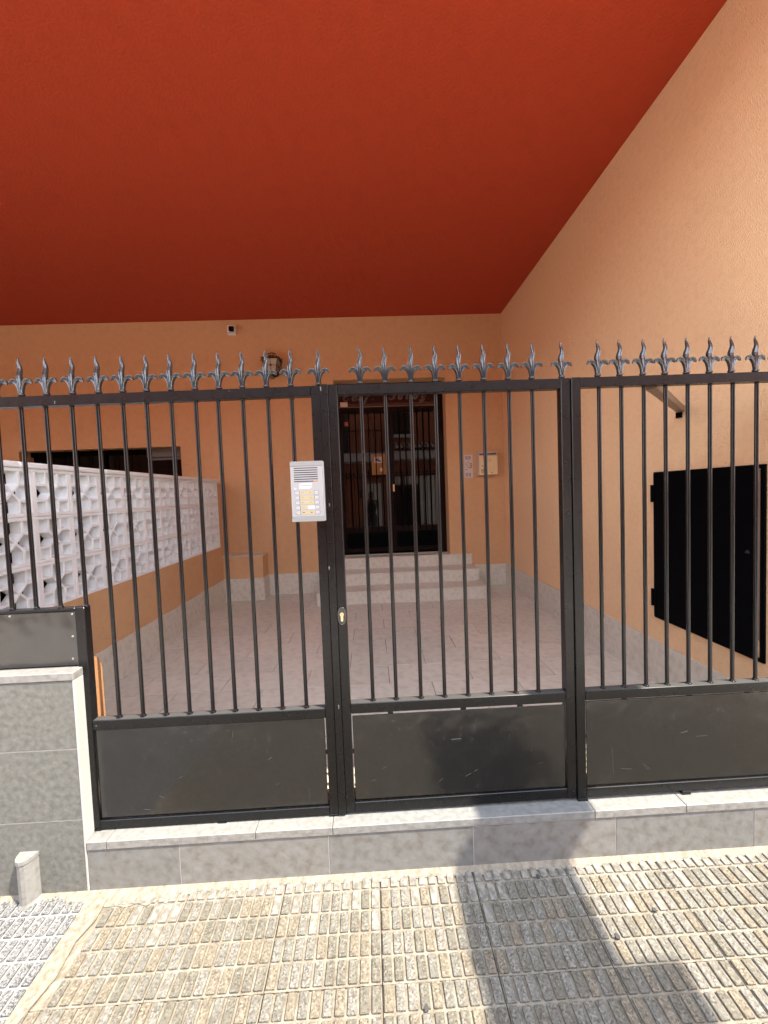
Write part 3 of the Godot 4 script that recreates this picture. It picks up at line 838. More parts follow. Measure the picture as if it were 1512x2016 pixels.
func fittings() -> void:
	M.print_grey = mat(lc(0.30, 0.30, 0.31), 0.7)
	M.print_tan = mat(lc(0.34, 0.26, 0.12), 0.7)
	# intercom on the fence
	var ic := thing("intercom_panel", "pale grey intercom panel with ten call buttons on the gate post", "intercom", V(-0.238, 1.6585, -0.018))
	obj("housing", MB.new().span(V(-0.0665, -0.1245, -0.036), V(0.0705, 0.1265, -0.001), 0.003), M.alu, ic)
	obj("top_cover", MB.new().span(V(-0.0675, 0.106, -0.002), V(0.0675, 0.1268, 0.0045), 0.002), M.alu_dark, ic)
	obj("bottom_cover", MB.new().span(V(-0.0675, -0.1248, -0.002), V(0.0675, -0.104, 0.0045), 0.002), M.alu_dark, ic)
	obj("face_plate", MB.new().span(V(-0.0665, -0.1038, -0.0012), V(0.0655, 0.1058, 0.0032), 0.0012), M.alu, ic)
	for k in 7:
		var y := 0.0985 - 0.0092 * k
		obj("grille_slot", MB.new().span(V(-0.052, y - 0.0019, 0.0030), V(0.046 if k < 6 else 0.028, y + 0.0019, 0.0036)), M.slot, ic)
	obj("maker_tag", MB.new().span(V(0.030, 0.0405, 0.003), V(0.047, 0.0455, 0.0038)), M.brass, ic)
	obj("torn_sticker", MB.new().prism(PackedVector2Array([Vector2(-0.033, 0.012), Vector2(0.012, 0.013), Vector2(0.020, 0.020), Vector2(0.021, 0.030), Vector2(0.019, 0.0365), Vector2(-0.030, 0.034), Vector2(-0.033, 0.030), Vector2(-0.031, 0.0225)]), 0.003, 0.0037), M.white, ic)
	obj("torn_sticker", MB.new().prism(PackedVector2Array([Vector2(-0.054, 0.022), Vector2(-0.050, 0.016), Vector2(-0.040, 0.0125), Vector2(-0.052, 0.011)]), 0.003, 0.0037), M.white, ic)
	obj("sticker_print", MB.new().span(V(-0.031, 0.0245, 0.0037), V(0.0195, 0.027, 0.0040)), mat(lc(0.25, 0.25, 0.25), 0.7), ic)
	for k in 5:
		var y := -0.0035 - 0.0206 * k
		var xo := 0.0015 * k * 0.4
		for s in [-1.0, 1.0]:
			var bx: float = s * 0.0405 + xo - 0.002
			var pb := PackedVector2Array([Vector2(-0.0085 * s, 0.0068), Vector2(-0.0085 * s, -0.0068), Vector2(0.003 * s, -0.0068), Vector2(0.0075 * s, -0.0045), Vector2(0.009 * s, 0.0), Vector2(0.0075 * s, 0.0045), Vector2(0.003 * s, 0.0068)])
			var rim := PackedVector2Array()
			for q in pb:
				rim.append(q * 1.14)
			obj("button_rim", MB.new().prism(rim, 0.003, 0.0036, Transform3D(Basis(), V(bx, y, 0))), M.slot, ic)
			var bt := obj("call_button", MB.new().prism(pb, 0.0032, 0.0054, Transform3D(Basis(), V(bx, y, 0))), M.button, ic)
			bt.set_meta("label", "white D-shaped call button")
			obj("print_mark", MB.new().span(V(bx - 0.0045, y - 0.0012, 0.0054), V(bx + 0.0045, y + 0.0012, 0.0056)), M.print_grey, ic)
		for q in [-0.020, 0.012]:
			if k != 3 or q < 0.0:
				obj("print_mark", MB.new().span(V(q - 0.004 + xo, y - 0.0016, 0.004), V(q + 0.004 + xo, y + 0.0014, 0.0042)), M.print_tan if k < 4 else M.ink, ic)
		if k == 3:
			obj("name_card", MB.new().span(V(-0.0305 + xo, y - 0.0065, 0.003), V(-0.001 + xo, y + 0.0065, 0.004)), M.cream, ic)
			obj("name_card", MB.new().span(V(-0.0005 + xo, y - 0.0067, 0.003), V(0.0278 + xo, y + 0.0067, 0.0042)), M.white, ic).set_meta("label", "blank white name card")
		else:
			obj("name_card", MB.new().span(V(-0.0305 + xo, y - 0.0068, 0.003), V(0.0275 + xo, y + 0.0068, 0.004)), M.cream, ic)
	# electric cabinet on the right wall
	var cb := thing("meter_cabinet", "black steel meter cabinet door set in the ochre right wall", "cabinet", V(XR, 0, 0))
	obj("frame", MB.new().span(V(-0.012, 0.686, -0.335), V(-0.0002, 1.716, -0.31), 0.001).span(V(-0.012, 0.686, -1.122), V(-0.0002, 1.716, -1.1), 0.001).span(V(-0.0119, 1.695, -1.0998), V(-0.0002, 1.716, -0.3352), 0.001).span(V(-0.0119, 0.686, -1.0998), V(-0.0002, 0.704, -0.3352), 0.001), M.matt_black, cb)
	obj("door_leaf", MB.new().span(V(-0.022, 0.694, -1.112), V(-0.0125, 1.707, -0.352), 0.001), M.matt_black, cb)
	obj("closing_edge", MB.new().span(V(-0.0118, 0.80, -0.3515), V(-0.0003, 1.69, -0.3356)), mat(lc(0.22, 0.15, 0.12), 0.6), cb)
	for y in [0.83, 1.567]:
		obj("hinge", MB.new().tube([V(-0.022, y - 0.06, -1.124), V(-0.022, y + 0.06, -1.124)], [0.011], 10).span(V(-0.0245, y - 0.055, -1.122), V(-0.0222, y + 0.055, -1.085)), M.matt_black, cb)
	var half := PackedVector2Array()
	for k in 9:
		half.append(Vector2(0.013 * cos(PI * k / 8), 0.018 * sin(PI * k / 8)))
	obj("latch", MB.new().prism(half, 0, 0.004, Transform3D(Basis(Vector3.BACK, Vector3.UP, Vector3.LEFT), V(-0.0222, 1.25, -0.392))), mat(lc(0.05, 0.05, 0.05), 0.3, null, 1.0, null, 1.0, 0.6), cb)
	# second intercom and letterbox by the door
	var i2 := thing("door_intercom", "flat grey intercom plate on the wall beside the entrance door", "intercom", V(1.493, 1.99, ZB))
	obj("plate", MB.new().span(V(-0.061, -0.17, 0), V(0.061, 0.17, 0.012), 0.002), mat(lc(0.66, 0.58, 0.55), 0.45), i2)
	for s in [[-0.030, 0.125], [0.013, 0.125], [-0.030, -0.125], [0.013, -0.125]]:
		for k in 5:
			obj("vent_slot", MB.new().span(V(s[0] - 0.019, s[1] - 0.022 + 0.0105 * k, 0.0118), V(s[0] + 0.016, s[1] - 0.017 + 0.0105 * k, 0.0128)), M.slot, i2)
	for k in 5:
		for q in [-0.040, -0.022, 0.002]:
			obj("call_button", MB.new().span(V(q - 0.007, 0.055 - 0.027 * k, 0.0118), V(q + 0.007, 0.068 - 0.027 * k, 0.0155), 0.001), M.button if (k + int(q * 100)) % 3 else M.slot, i2)
		obj("name_card", MB.new().span(V(0.016, 0.053 - 0.027 * k, 0.0118), V(0.050, 0.072 - 0.027 * k, 0.0135)), M.white if k == 0 or k == 4 else mat(lc(0.30, 0.17, 0.05), 0.5), i2)
	var mbx := thing("letterbox", "cream metal letterbox with dark slot on the back wall", "letterbox", V(1.755, 2.017, ZB))
	obj("body", MB.new().span(V(-0.14, -0.168, 0), V(0.14, 0.172, 0.105), 0.004), M.mail_side, mbx)
	obj("lid", MB.new().box(V(0, 0.176, 0.055), V(0.292, 0.008, 0.118), 0.002, Basis(Vector3.RIGHT, 0.10)), M.mail_side, mbx)
	obj("door", MB.new().span(V(-0.130, -0.162, 0.1052), V(0.139, 0.108, 0.112), 0.003), M.mailbox, mbx)
	obj("mail_slot", MB.new().span(V(-0.125, 0.126, 0.1048), V(0.122, 0.147, 0.1062)), M.ink, mbx)
	obj("keyhole", MB.new().lathe([Vector2(0.009, 0), Vector2(0.009, 0.002), Vector2(0, 0.0025)], V(-0.085, -0.035, 0.112), 10, Basis(Vector3.RIGHT, PI / 2)), M.ink, mbx)
	var horn: Array = []
	for k in 15:
		var a := 2.0 * PI * k / 14
		horn.append(V(0.005 + 0.034 * cos(a), 0.055 + 0.018 * sin(a), 0.1125))
	obj("horn_emblem", MB.new().tube(horn, [0.0035], 6, false).bar(V(-0.03, 0.036, 0.1125), V(0.045, 0.036, 0.1125), 0.007, 0.003), mat(lc(0.5, 0.33, 0.17), 0.5), mbx)
	for k in 5:
		obj("print_line", MB.new().span(V(-0.105, -0.088 - 0.0125 * k, 0.1119), V(-0.058 + 0.006 * sin(k * 2.0), -0.082 - 0.0125 * k, 0.1124)), M.ink, mbx)
	for x in [-0.028, 0.052]:
		obj("rivet", MB.new().lathe([Vector2(0.008, 0), Vector2(0.007, 0.003), Vector2(0, 0.004)], V(x, -0.139, 0.112), 8, Basis(Vector3.RIGHT, PI / 2)), M.ink, mbx)
	# security camera
	var sc := thing("security_camera", "small white security camera with black face high on back wall", "camera", V(-1.872, 4.05, ZB))
	obj("mount", MB.new().prism(rounded(0.118, 0.135, 0.012), 0, 0.03), M.plastic, sc)
	obj("arm", MB.new().tube([V(0.005, 0.02, 0.028), V(0.018, 0.0, 0.075)], [0.022, 0.03], 12), M.plastic, sc)
	var q := Basis(Vector3.UP, 0.25) * Basis(Vector3.RIGHT, 0.18)
	obj("head", MB.new().prism(rounded(0.086, 0.086, 0.02), -0.05, 0.035, Transform3D(q, V(0.028, -0.028, 0.115))), M.plastic, sc)
	obj("lens_face", MB.new().prism(rounded(0.074, 0.074, 0.02), 0.035, 0.039, Transform3D(q, V(0.028, -0.028, 0.115))), M.dark_pane, sc)
	lantern()
	door()
	# window at the back left
	var wn := thing("barred_window", "dark sliding window behind bars, partly hidden by white block wall", "window", V(0, 0, ZB - 0.2))
	obj("pane", MB.new().span(V(-4.98, 1.1, -0.06), V(-2.70, 2.43, -0.05)), M.dark_pane, wn)
	obj("frame", MB.new().span(V(-4.98, 2.36, -0.05), V(-3.3, 2.43, 0.0), 0.003).span(V(-4.98, 1.1, -0.05), V(-2.70, 1.15, 0.0), 0.003).span(V(-3.98, 1.15, -0.05), V(-3.90, 2.36, -0.01), 0.003), M.pure_dark, wn)
	obj("shutter_box", MB.new().span(V(-3.29, 2.30, -0.05), V(-2.71, 2.43, 0.01), 0.004).span(V(-3.29, 2.26, -0.05), V(-2.71, 2.295, -0.012), 0.003), mat(lc(0.10, 0.095, 0.095), 0.45), wn)
	obj("lower_rail", MB.new().span(V(-3.29, 1.92, -0.05), V(-2.71, 1.96, -0.008), 0.003), mat(lc(0.10, 0.095, 0.095), 0.45), wn)
	for k in 9:
		obj("window_bar", MB.new().tube([V(-5.0 + 0.19 * k, 1.1, 0.06), V(-5.0 + 0.19 * k, 2.43, 0.06)], [0.008], 8), M.pure_dark, wn)

func scroll(c: Vector3, r: float, turns: float, dirn: float, start: float) -> Array:
	var p: Array = []
	for k in 15:
		var t := k / 14.0
		var a := start + dirn * TAU * turns * t
		var rr := r * (1.0 - 0.75 * t)
		p.append(c + V(cos(a) * rr, sin(a) * rr, 0))
	return p

func lantern() -> void:
	var ln := thing("wall_lantern", "rusty iron wall lantern with milky panes and scrolls", "lantern", V(-1.295, 3.478, ZB))
	var zc := 0.15
	var tw := 0.105
	var bw := 0.066
	var yt := 0.092
	var yb := -0.095
	var top := [V(-tw, yt, zc - tw), V(tw, yt, zc - tw), V(tw, yt, zc + tw), V(-tw, yt, zc + tw)]
	var bot := [V(-bw, yb, zc - bw), V(bw, yb, zc - bw), V(bw, yb, zc + bw), V(-bw, yb, zc + bw)]
	for k in 4:
		var k1 := (k + 1) % 4
		obj("frame_bar", MB.new().bar(top[k], bot[k], 0.014, 0.014), M.rust, ln)
		obj("frame_bar", MB.new().bar(top[k], top[k1], 0.016, 0.016), M.rust, ln)
		obj("frame_bar", MB.new().bar(bot[k], bot[k1], 0.016, 0.016), M.rust, ln)
		var mid: Vector3 = (top[k] + top[k1] + bot[k] + bot[k1]) * 0.25
		var out := (mid - V(0, mid.y, zc)).normalized()
		var pn := MB.new()
		pn.quad(top[k] - out * 0.002, top[k1] - out * 0.002, bot[k1] - out * 0.002, bot[k] - out * 0.002, out)
		pn.quad(top[k] - out * 0.005, top[k1] - out * 0.005, bot[k1] - out * 0.005, bot[k] - out * 0.005, -out)
		obj("pane", pn, M.pane, ln)
		obj("muntin", MB.new().bar((top[k] + top[k1]) * 0.5 + out * 0.003, (bot[k] + bot[k1]) * 0.5 + out * 0.003, 0.005, 0.005).bar((top[k] + bot[k]) * 0.5 + out * 0.003, (top[k1] + bot[k1]) * 0.5 + out * 0.003, 0.005, 0.005), M.rust, ln)
		obj("boss", MB.new().lathe([Vector2(0.016, 0), Vector2(0.013, 0.006), Vector2(0, 0.009)], mid + out * 0.003, 10, Basis(Quaternion(Vector3.UP, out))), M.rust, ln)
	var roof := MB.new()
	for k in 4:
		var a: Vector3 = top[k] + (top[k] - V(0, yt, zc)) * 0.22 + V(0, 0.006, 0)
		var b: Vector3 = top[(k + 1) % 4] + (top[(k + 1) % 4] - V(0, yt, zc)) * 0.22 + V(0, 0.006, 0)
		var ap := V(0, yt + 0.055, zc)
		roof.quad(a, b, ap.lerp(b, 0.3), ap.lerp(a, 0.3), V(0, 0.4, 0) + (a + b) * 0.5 - V(0, yt, zc))
		roof.tri(ap.lerp(a, 0.3), ap.lerp(b, 0.3), ap + V(0, 0.01, 0), V(0, 1, 0))
		roof.tri(a, b, V(0, yt + 0.006, zc), Vector3.DOWN)
	obj("roof", roof, M.rust, ln)
	for s in [-1.0, 1.0]:
		obj("crest_scroll", MB.new().tube(scroll(V(s * 0.022, yt + 0.075, zc), 0.022, 1.2, s, -PI / 2), [0.0045], 7), M.rust, ln)
		obj("crest_scroll", MB.new().tube([V(s * 0.105, yt + 0.008, zc + 0.06), V(s * 0.085, yt + 0.03, zc + 0.04), V(s * 0.062, yt + 0.075, zc + 0.02), V(s * 0.03, yt + 0.10, zc), V(0, yt + 0.102, zc)], [0.005], 7), M.rust, ln)
		obj("side_scroll", MB.new().tube(scroll(V(s * 0.135, yt + 0.0, zc), 0.018, 1.1, -s, PI / 2), [0.0045], 7), M.rust, ln)
		obj("lower_scroll", MB.new().tube([V(s * 0.135, yt - 0.02, zc - 0.03), V(s * 0.12, 0.0, zc - 0.05), V(s * 0.105, -0.06, zc - 0.05), V(s * 0.07, -0.125, zc - 0.03), V(s * 0.02, -0.15, zc)], [0.0045], 7), M.rust, ln)
		obj("lower_scroll", MB.new().tube(scroll(V(s * 0.016, -0.162, zc), 0.016, 1.1, s, PI / 2), [0.004], 7), M.rust, ln)
	obj("base_pan", MB.new().span(V(-bw - 0.012, yb - 0.018, zc - bw - 0.012), V(bw + 0.012, yb - 0.0085, zc + bw + 0.012), 0.004), M.rust, ln)
	obj("bracket", MB.new().tube([V(0, -0.085, 0.0), V(0, -0.11, 0.05), V(0, -0.115, 0.1), V(0, yb - 0.012, zc)], [0.009], 8).span(V(-0.02, -0.10, 0.0), V(0.02, 0.06, 0.008), 0.002), M.rust, ln)

func stroke(parent: Node3D, pts: Array, ws: Array, m: Material, called := "letter") -> void:
	# a pen stroke of changing width, 3 mm proud of the glass
	var c := Curve2D.new()
	for k in pts.size():
		var a: Vector2 = pts[maxi(k - 1, 0)]
		var b: Vector2 = pts[mini(k + 1, pts.size() - 1)]
		c.add_point(pts[k], -(b - a) / 6.0, (b - a) / 6.0)
	var left := PackedVector2Array()
	var right: Array[Vector2] = []
	for k in 25:
		var t := k / 24.0
		var p := c.samplef(t * (pts.size() - 1))
		var d := (c.samplef(minf(t + 0.02, 1.0) * (pts.size() - 1)) - c.samplef(maxf(t - 0.02, 0.0) * (pts.size() - 1))).normalized()
		var f := t * (ws.size() - 1)
		var w: float = lerpf(ws[int(f)], ws[mini(int(f) + 1, ws.size() - 1)], f - int(f)) * 0.5
		left.append(p + Vector2(-d.y, d.x) * w)
		right.append(p - Vector2(-d.y, d.x) * w)
	var mb := MB.new()
	for k in 24:
		mb.quad(V(left[k].x, left[k].y, 0.003), V(left[k + 1].x, left[k + 1].y, 0.003), V(right[k + 1].x, right[k + 1].y, 0.003), V(right[k].x, right[k].y, 0.003), Vector3.BACK)
	obj(called, mb, m, parent)

func door() -> void:
	var zd := -4.58
	var d := thing("entrance_door", "dark brown double entrance door with barred glass and lettered transom", "door", V(0, 0, zd))
	var T := V(-0.06, 0, 0).x
	obj("frame", MB.new().span(V(-0.4615, 0.696, T), V(-0.405, 3.3095, 0.012), 0.003).span(V(1.095, 0.696, T), V(1.1775, 3.3095, 0.012), 0.003).span(V(-0.4048, 3.26, T), V(1.0948, 3.3095, 0.0115), 0.003).span(V(-0.4048, 2.90, T), V(1.0948, 2.953, 0.0115), 0.003), M.brown, d)
	obj("transom_glass", MB.new().span(V(-0.4046, 2.9535, -0.02), V(1.0946, 3.2598, -0.012)), M.glass, d)
	obj("transom_bead", MB.new().span(V(-0.4046, 2.954, -0.0115), V(1.0946, 2.963, 0.004), 0.001), mat(lc(0.25, 0.17, 0.14), 0.35), d)
	obj("backing", MB.new().span(V(-0.46, 0.696, -0.09), V(1.176, 3.309, -0.061)), M.pure_dark, d)
	for s in 2:
		var a: float = -0.4035 if s == 0 else 0.3665
		var b: float = 0.3645 if s == 0 else 1.0935
		var lf := obj("door_leaf", MB.new().span(V(a, 0.742, -0.05), V(a + 0.042, 2.898, 0.006), 0.003).span(V(b - 0.042, 0.742, -0.05), V(b, 2.898, 0.006), 0.003).span(V(a + 0.0422, 2.862, -0.05), V(b - 0.0422, 2.898, 0.0055), 0.003).span(V(a + 0.0422, 1.04, -0.05), V(b - 0.0422, 1.13, 0.0055), 0.003).span(V(a + 0.0422, 0.742, -0.05), V(b - 0.0422, 0.80, 0.0055), 0.003), M.brown, d)
		obj("glass", MB.new().span(V(a + 0.0425, 1.1305, -0.03), V(b - 0.0425, 2.8615, -0.022)), M.glass, lf)
		obj("lower_panel", MB.new().span(V(a + 0.0425, 0.8005, -0.03), V(b - 0.0425, 1.0395, -0.016)), M.matt_black, lf)
		for y in [0.865, 0.90, 0.965]:
			obj("moulding", MB.new().span(V(a + 0.06, y, -0.0155), V(b - 0.06, y + 0.014, -0.004), 0.004), M.matt_black, lf)
		var n := 6
		for k in n:
			var x := lerpf(a + 0.042, b - 0.042, (k + 1.0) / (n + 1.0))
			obj("bar", MB.new().tube([V(x, 1.06, 0.016), V(x, 2.895, 0.016)], [0.008], 8).lathe([Vector2(0.012, 0), Vector2(0.012, 0.02), Vector2(0.0, 0.022)], V(x, 2.885, 0.016), 8), M.matt_black, lf)
	obj("door_lock", MB.new().span(V(0.372, 1.66, 0.006), V(0.396, 1.77, 0.012), 0.004), M.brass, d)
	obj("pull_handle", MB.new().tube([V(0.385, 1.55, 0.008), V(0.385, 1.55, 0.05), V(0.385, 1.30, 0.05), V(0.385, 1.30, 0.008)], [0.009], 8), M.matt_black, d)
	# the house name on the transom
	var nm := Node3D.new()
	nm.name = "house_name"
	nm.position = V(0, 3.066, -0.012)
	d.add_child(nm)
	var sl := 0.30
	var letters := {
		"E": [[[0.115, 0.115], [0.07, 0.135], [0.045, 0.105], [0.075, 0.075], [0.035, 0.055], [0.01, 0.02], [0.05, -0.004], [0.11, 0.03]]],
		"d": [[[0.055, 0.05], [0.03, 0.06], [0.003, 0.03], [0.012, 0.0], [0.04, 0.012], [0.055, 0.05]], [[0.085, 0.145], [0.05, 0.04], [0.05, 0.0], [0.08, 0.015]]],
		"i": [[[0.03, 0.06], [0.012, 0.02], [0.018, 0.0], [0.05, 0.02]]],
		"f": [[[0.105, 0.12], [0.09, 0.14], [0.068, 0.11], [0.035, 0.0], [0.01, -0.055], [-0.015, -0.05]], [[0.03, 0.06], [0.09, 0.062]]],
		".": [[[0.0, 0.012], [0.016, 0.012]]],
		"S": [[[0.12, 0.115], [0.09, 0.14], [0.055, 0.115], [0.075, 0.07], [0.08, 0.025], [0.04, -0.003], [0.0, 0.015], [0.02, 0.04]]],
		"o": [[[0.05, 0.06], [0.02, 0.055], [0.003, 0.02], [0.022, 0.0], [0.05, 0.02], [0.056, 0.05], [0.04, 0.06], [0.075, 0.052]]],
		"t": [[[0.065, 0.12], [0.03, 0.03], [0.03, 0.0], [0.06, 0.015]], [[0.02, 0.075], [0.08, 0.078]]],
		"y": [[[0.01, 0.055], [0.015, 0.01], [0.04, 0.005], [0.075, 0.06]], [[0.075, 0.06], [0.045, -0.01], [0.005, -0.055], [-0.02, -0.035], [0.03, 0.0]]],
	}
	for l in [["E", -0.345], ["d", -0.20], ["i", -0.105], ["f", -0.03], [".", 0.103], ["S", 0.355], ["o", 0.50], ["t", 0.60], ["o", 0.735], ["y", 0.855]]:
		var wv: Array = [0.008, 0.027, 0.032, 0.022, 0.008] if l[0] != "." else [0.017, 0.018]
		for s in letters[l[0]]:
			var pts: Array = []
			for q in s:
				pts.append(Vector2(l[1] + q[0] + q[1] * sl * 0.4, q[1]))
			stroke(nm, pts, wv, M.script)
	obj("emergency_light", MB.new().span(V(-0.385, 2.962, 0.012), V(-0.272, 3.035, 0.03), 0.003), mat(lc(0.62, 0.50, 0.46), 0.5), d)
	# stickers inside the glass, built as flat prints just in front of it
	var sg := thing("camera_sign", "yellow surveillance sign with a camera pictogram on the door glass", "sign", V(0.165, 2.085, zd - 0.0215))
	obj("sheet", MB.new().span(V(-0.108, -0.157, 0), V(0.108, 0.157, 0.001)), M.yellow, sg)
	obj("white_field", MB.new().span(V(-0.066, 0.02, 0.001), V(0.056, 0.118, 0.0016)), mat(lc(0.42, 0.33, 0.32), 0.5), sg)
	obj("pictogram", MB.new().bar(V(-0.045, 0.082, 0.0019), V(0.018, 0.052, 0.0019), 0.030, 0.0006).bar(V(0.02, 0.045, 0.0019), V(0.038, 0.052, 0.0019), 0.016, 0.0006).span(V(-0.014, 0.085, 0.0017), V(-0.005, 0.112, 0.0021)), M.ink, sg)
	obj("print_field", MB.new().span(V(0.02, -0.108, 0.001), V(0.07, -0.055, 0.0016)), mat(lc(0.5, 0.42, 0.3), 0.5), sg)
	var rs := obj("red_sticker", MB.new().span(V(-0.329, 2.684, zd - 0.0218), V(-0.258, 2.744, zd - 0.0205)), M.pink)
	tag(rs, "small red sticker in top left corner of door glass", "sticker")

# ---------------------------------------------------------------- buildings outside the frame, seen in the door glass
func opposite() -> void:
	var up := thing("upper_storey", "ochre upper storey overhanging the court ceiling", "building")
	obj("wall", MB.new().span(V(-7, YC + 0.3, -8), V(8, 9.6, 0.84)), M.ochre, up)
	var nb := thing("neighbour_house", "ochre house front right of the covered court", "house")
	obj("wall", MB.new().span(V(XR + 0.252, 0, -8), V(14, YC, -0.03)), M.ochre, nb)
	obj("wall", MB.new().span(V(8.01, YC + 0.01, -8), V(14, 9.0, 0.5)), M.ochre, nb)
	var lf := thing("neighbour_house", "ochre house front left of the covered court", "house")
	obj("wall", MB.new().span(V(-16, 0, -8), V(-7.01, 9.0, 0.5)), M.ochre, lf)
	var ba := thing("narrow_balcony", "narrow stone balcony projecting above the pavement", "balcony")
	obj("slab", MB.new().span(V(2.54, 4.4, 0.842), V(3.04, 4.44, 1.754)), M.kerb, ba)
	obj("slab", MB.new().span(V(2.56, 4.4, 1.756), V(3.25, 4.44, 2.5)), M.kerb, ba)
	var op := thing("opposite_house", "red ochre house across the street with balcony and tiled eaves", "house", V(0, -0.1, 8.0))
	var red := mat(lc(0.42, 0.13, 0.06), 0.9)
	obj("wall", MB.new().span(V(-14, 0, 0), V(14, 6.0, 6)), red, op)
	obj("plinth", MB.new().span(V(0.9, 0, -0.03), V(5.5, 2.5, 0)), M.white_block, op)
	obj("plinth", MB.new().span(V(-0.3, 0, -0.03), V(0.55, 2.2, 0)), M.white_block, op)
	obj("garage_door", MB.new().span(V(1.15, 0, -0.05), V(2.3, 2.1, -0.031)), M.pure_dark, op)
	var bal := obj("balcony", MB.new().span(V(-4, 3.15, -1.1), V(0.75, 3.5, 0), 0.01), M.white, op)
	obj("handrail", MB.new().span(V(-4, 4.45, -1.06), V(0.72, 4.5, -1.02)), M.pure_dark, bal)
	for k in 36:
		obj("baluster", MB.new().tube([V(-3.98 + 0.132 * k, 3.5, -1.04), V(-3.98 + 0.132 * k, 4.45, -1.04)], [0.009], 6), M.pure_dark, bal)
	obj("balcony_door", MB.new().span(V(-1.7, 3.5, -0.02), V(-0.9, 5.6, -0.001)), M.slot, op)
	obj("window", MB.new().span(V(1.15, 4.4, -0.03), V(2.05, 5.6, -0.001)), M.glass, op)
	obj("window_sill", MB.new().span(V(1.05, 4.25, -0.12), V(2.15, 4.4, 0), 0.01), M.white, op)
	obj("canopy", MB.new().span(V(0.76, 3.2, -1.0), V(6, 3.55, 0), 0.01), M.white, op)
	for k in 26:
		obj("roof_tile", MB.new().tube([V(0.86 + 0.2 * k, 3.62, -1.06), V(0.86 + 0.2 * k, 4.0, 0.0)], [0.075, 0.06], 8, false), mat(lc(0.30, 0.20, 0.15), 0.9), op)

# ---------------------------------------------------------------- the person who takes the photograph, mirrored in the door glass
func flesh(bones: Array, cell: float, k: float) -> MB:
	# tapered capsules joined by a smooth minimum and meshed as surface nets
	var lo := V(1e9, 1e9, 1e9)
	var hi := -lo
	for b in bones:
		for e in [[b[0], b[2]], [b[1], b[3]]]:
			var m: float = e[1] + 2.5 * cell + k * 0.5
			lo = lo.min((e[0] as Vector3) - V(m, m, m))
			hi = hi.max((e[0] as Vector3) + V(m, m, m))
	var n := Vector3i(((hi - lo) / cell).ceil()) + Vector3i.ONE
	var f := PackedFloat32Array()
	f.resize(n.x * n.y * n.z)
	f.fill(1.0)
	for b in bones:
		var a: Vector3 = b[0]
		var ab: Vector3 = (b[1] as Vector3) - a
		var l2 := maxf(ab.length_squared(), 1e-9)
		var ra: float = b[2]
		var rb: float = b[3]
		var m := maxf(ra, rb) + 2.5 * cell + k
		var i0 := Vector3i(((a.min(b[1]) - V(m, m, m) - lo) / cell).floor()).clamp(Vector3i.ZERO, n - Vector3i.ONE)
		var i1 := Vector3i(((a.max(b[1]) + V(m, m, m) - lo) / cell).ceil()).clamp(Vector3i.ZERO, n - Vector3i.ONE)
		for z in range(i0.z, i1.z + 1):
			for y in range(i0.y, i1.y + 1):
				var row := (z * n.y + y) * n.x
				for x in range(i0.x, i1.x + 1):
					var p := lo + V(x, y, z) * cell - a
					var t := clampf(p.dot(ab) / l2, 0.0, 1.0)
					var d := (p - ab * t).length() - lerpf(ra, rb, t)
					var o := f[row + x]
					var h := maxf(k - absf(o - d), 0.0)
					f[row + x] = minf(o, d) - h * h / (4.0 * k)
	var mb := MB.new()
	var vid := {}
	var pos: Array[Vector3] = []
	var nor: Array[Vector3] = []
	var st := [0, 1, n.x, n.x + 1, n.x * n.y, n.x * n.y + 1, n.x * n.y + n.x, n.x * n.y + n.x + 1]
	for z in n.z - 1:
		for y in n.y - 1:
			var row := (z * n.y + y) * n.x
			for x in n.x - 1:
				var c := row + x
				if absf(f[c]) > 2.0 * cell:
					continue
				var g: Array[float] = []
				var inside := 0
				for q in 8:
					g.append(f[c + st[q]])
					inside += int(g[q] < 0.0)
				if inside == 0 or inside == 8:
					continue
				var s := Vector3()
				var cnt := 0
				for e in [[0, 1], [2, 3], [4, 5], [6, 7], [0, 2], [1, 3], [4, 6], [5, 7], [0, 4], [1, 5], [2, 6], [3, 7]]:
					var u: float = g[e[0]]
					var w: float = g[e[1]]
					if (u < 0.0) != (w < 0.0):
						var t := u / (u - w)
						s += V(e[0] & 1, (e[0] >> 1) & 1, e[0] >> 2).lerp(V(e[1] & 1, (e[1] >> 1) & 1, e[1] >> 2), t)
						cnt += 1
				vid[c] = pos.size()
				pos.append(lo + (V(x, y, z) + s / cnt) * cell)
				nor.append(V(g[1] + g[3] + g[5] + g[7] - g[0] - g[2] - g[4] - g[6], g[2] + g[3] + g[6] + g[7] - g[0] - g[1] - g[4] - g[5], g[4] + g[5] + g[6] + g[7] - g[0] - g[1] - g[2] - g[3]).normalized())
	var ax := [1, n.x, n.x * n.y]
	for c in vid:
		for q in 3:
			var w: int = c + ax[q]
			if (f[c] < 0.0) == (f[w] < 0.0):
				continue
			var s1: int = ax[(q + 1) % 3]
			var s2: int = ax[(q + 2) % 3]
			if not (vid.has(c - s1) and vid.has(c - s2) and vid.has(c - s1 - s2)):
				continue
			var i: Array[int] = [vid[c], vid[c - s1], vid[c - s1 - s2], vid[c - s2]]
			mb.soft(pos[i[0]], pos[i[1]], pos[i[2]], nor[i[0]], nor[i[1]], nor[i[2]])
			mb.soft(pos[i[0]], pos[i[2]], pos[i[3]], nor[i[0]], nor[i[2]], nor[i[3]])
	return mb

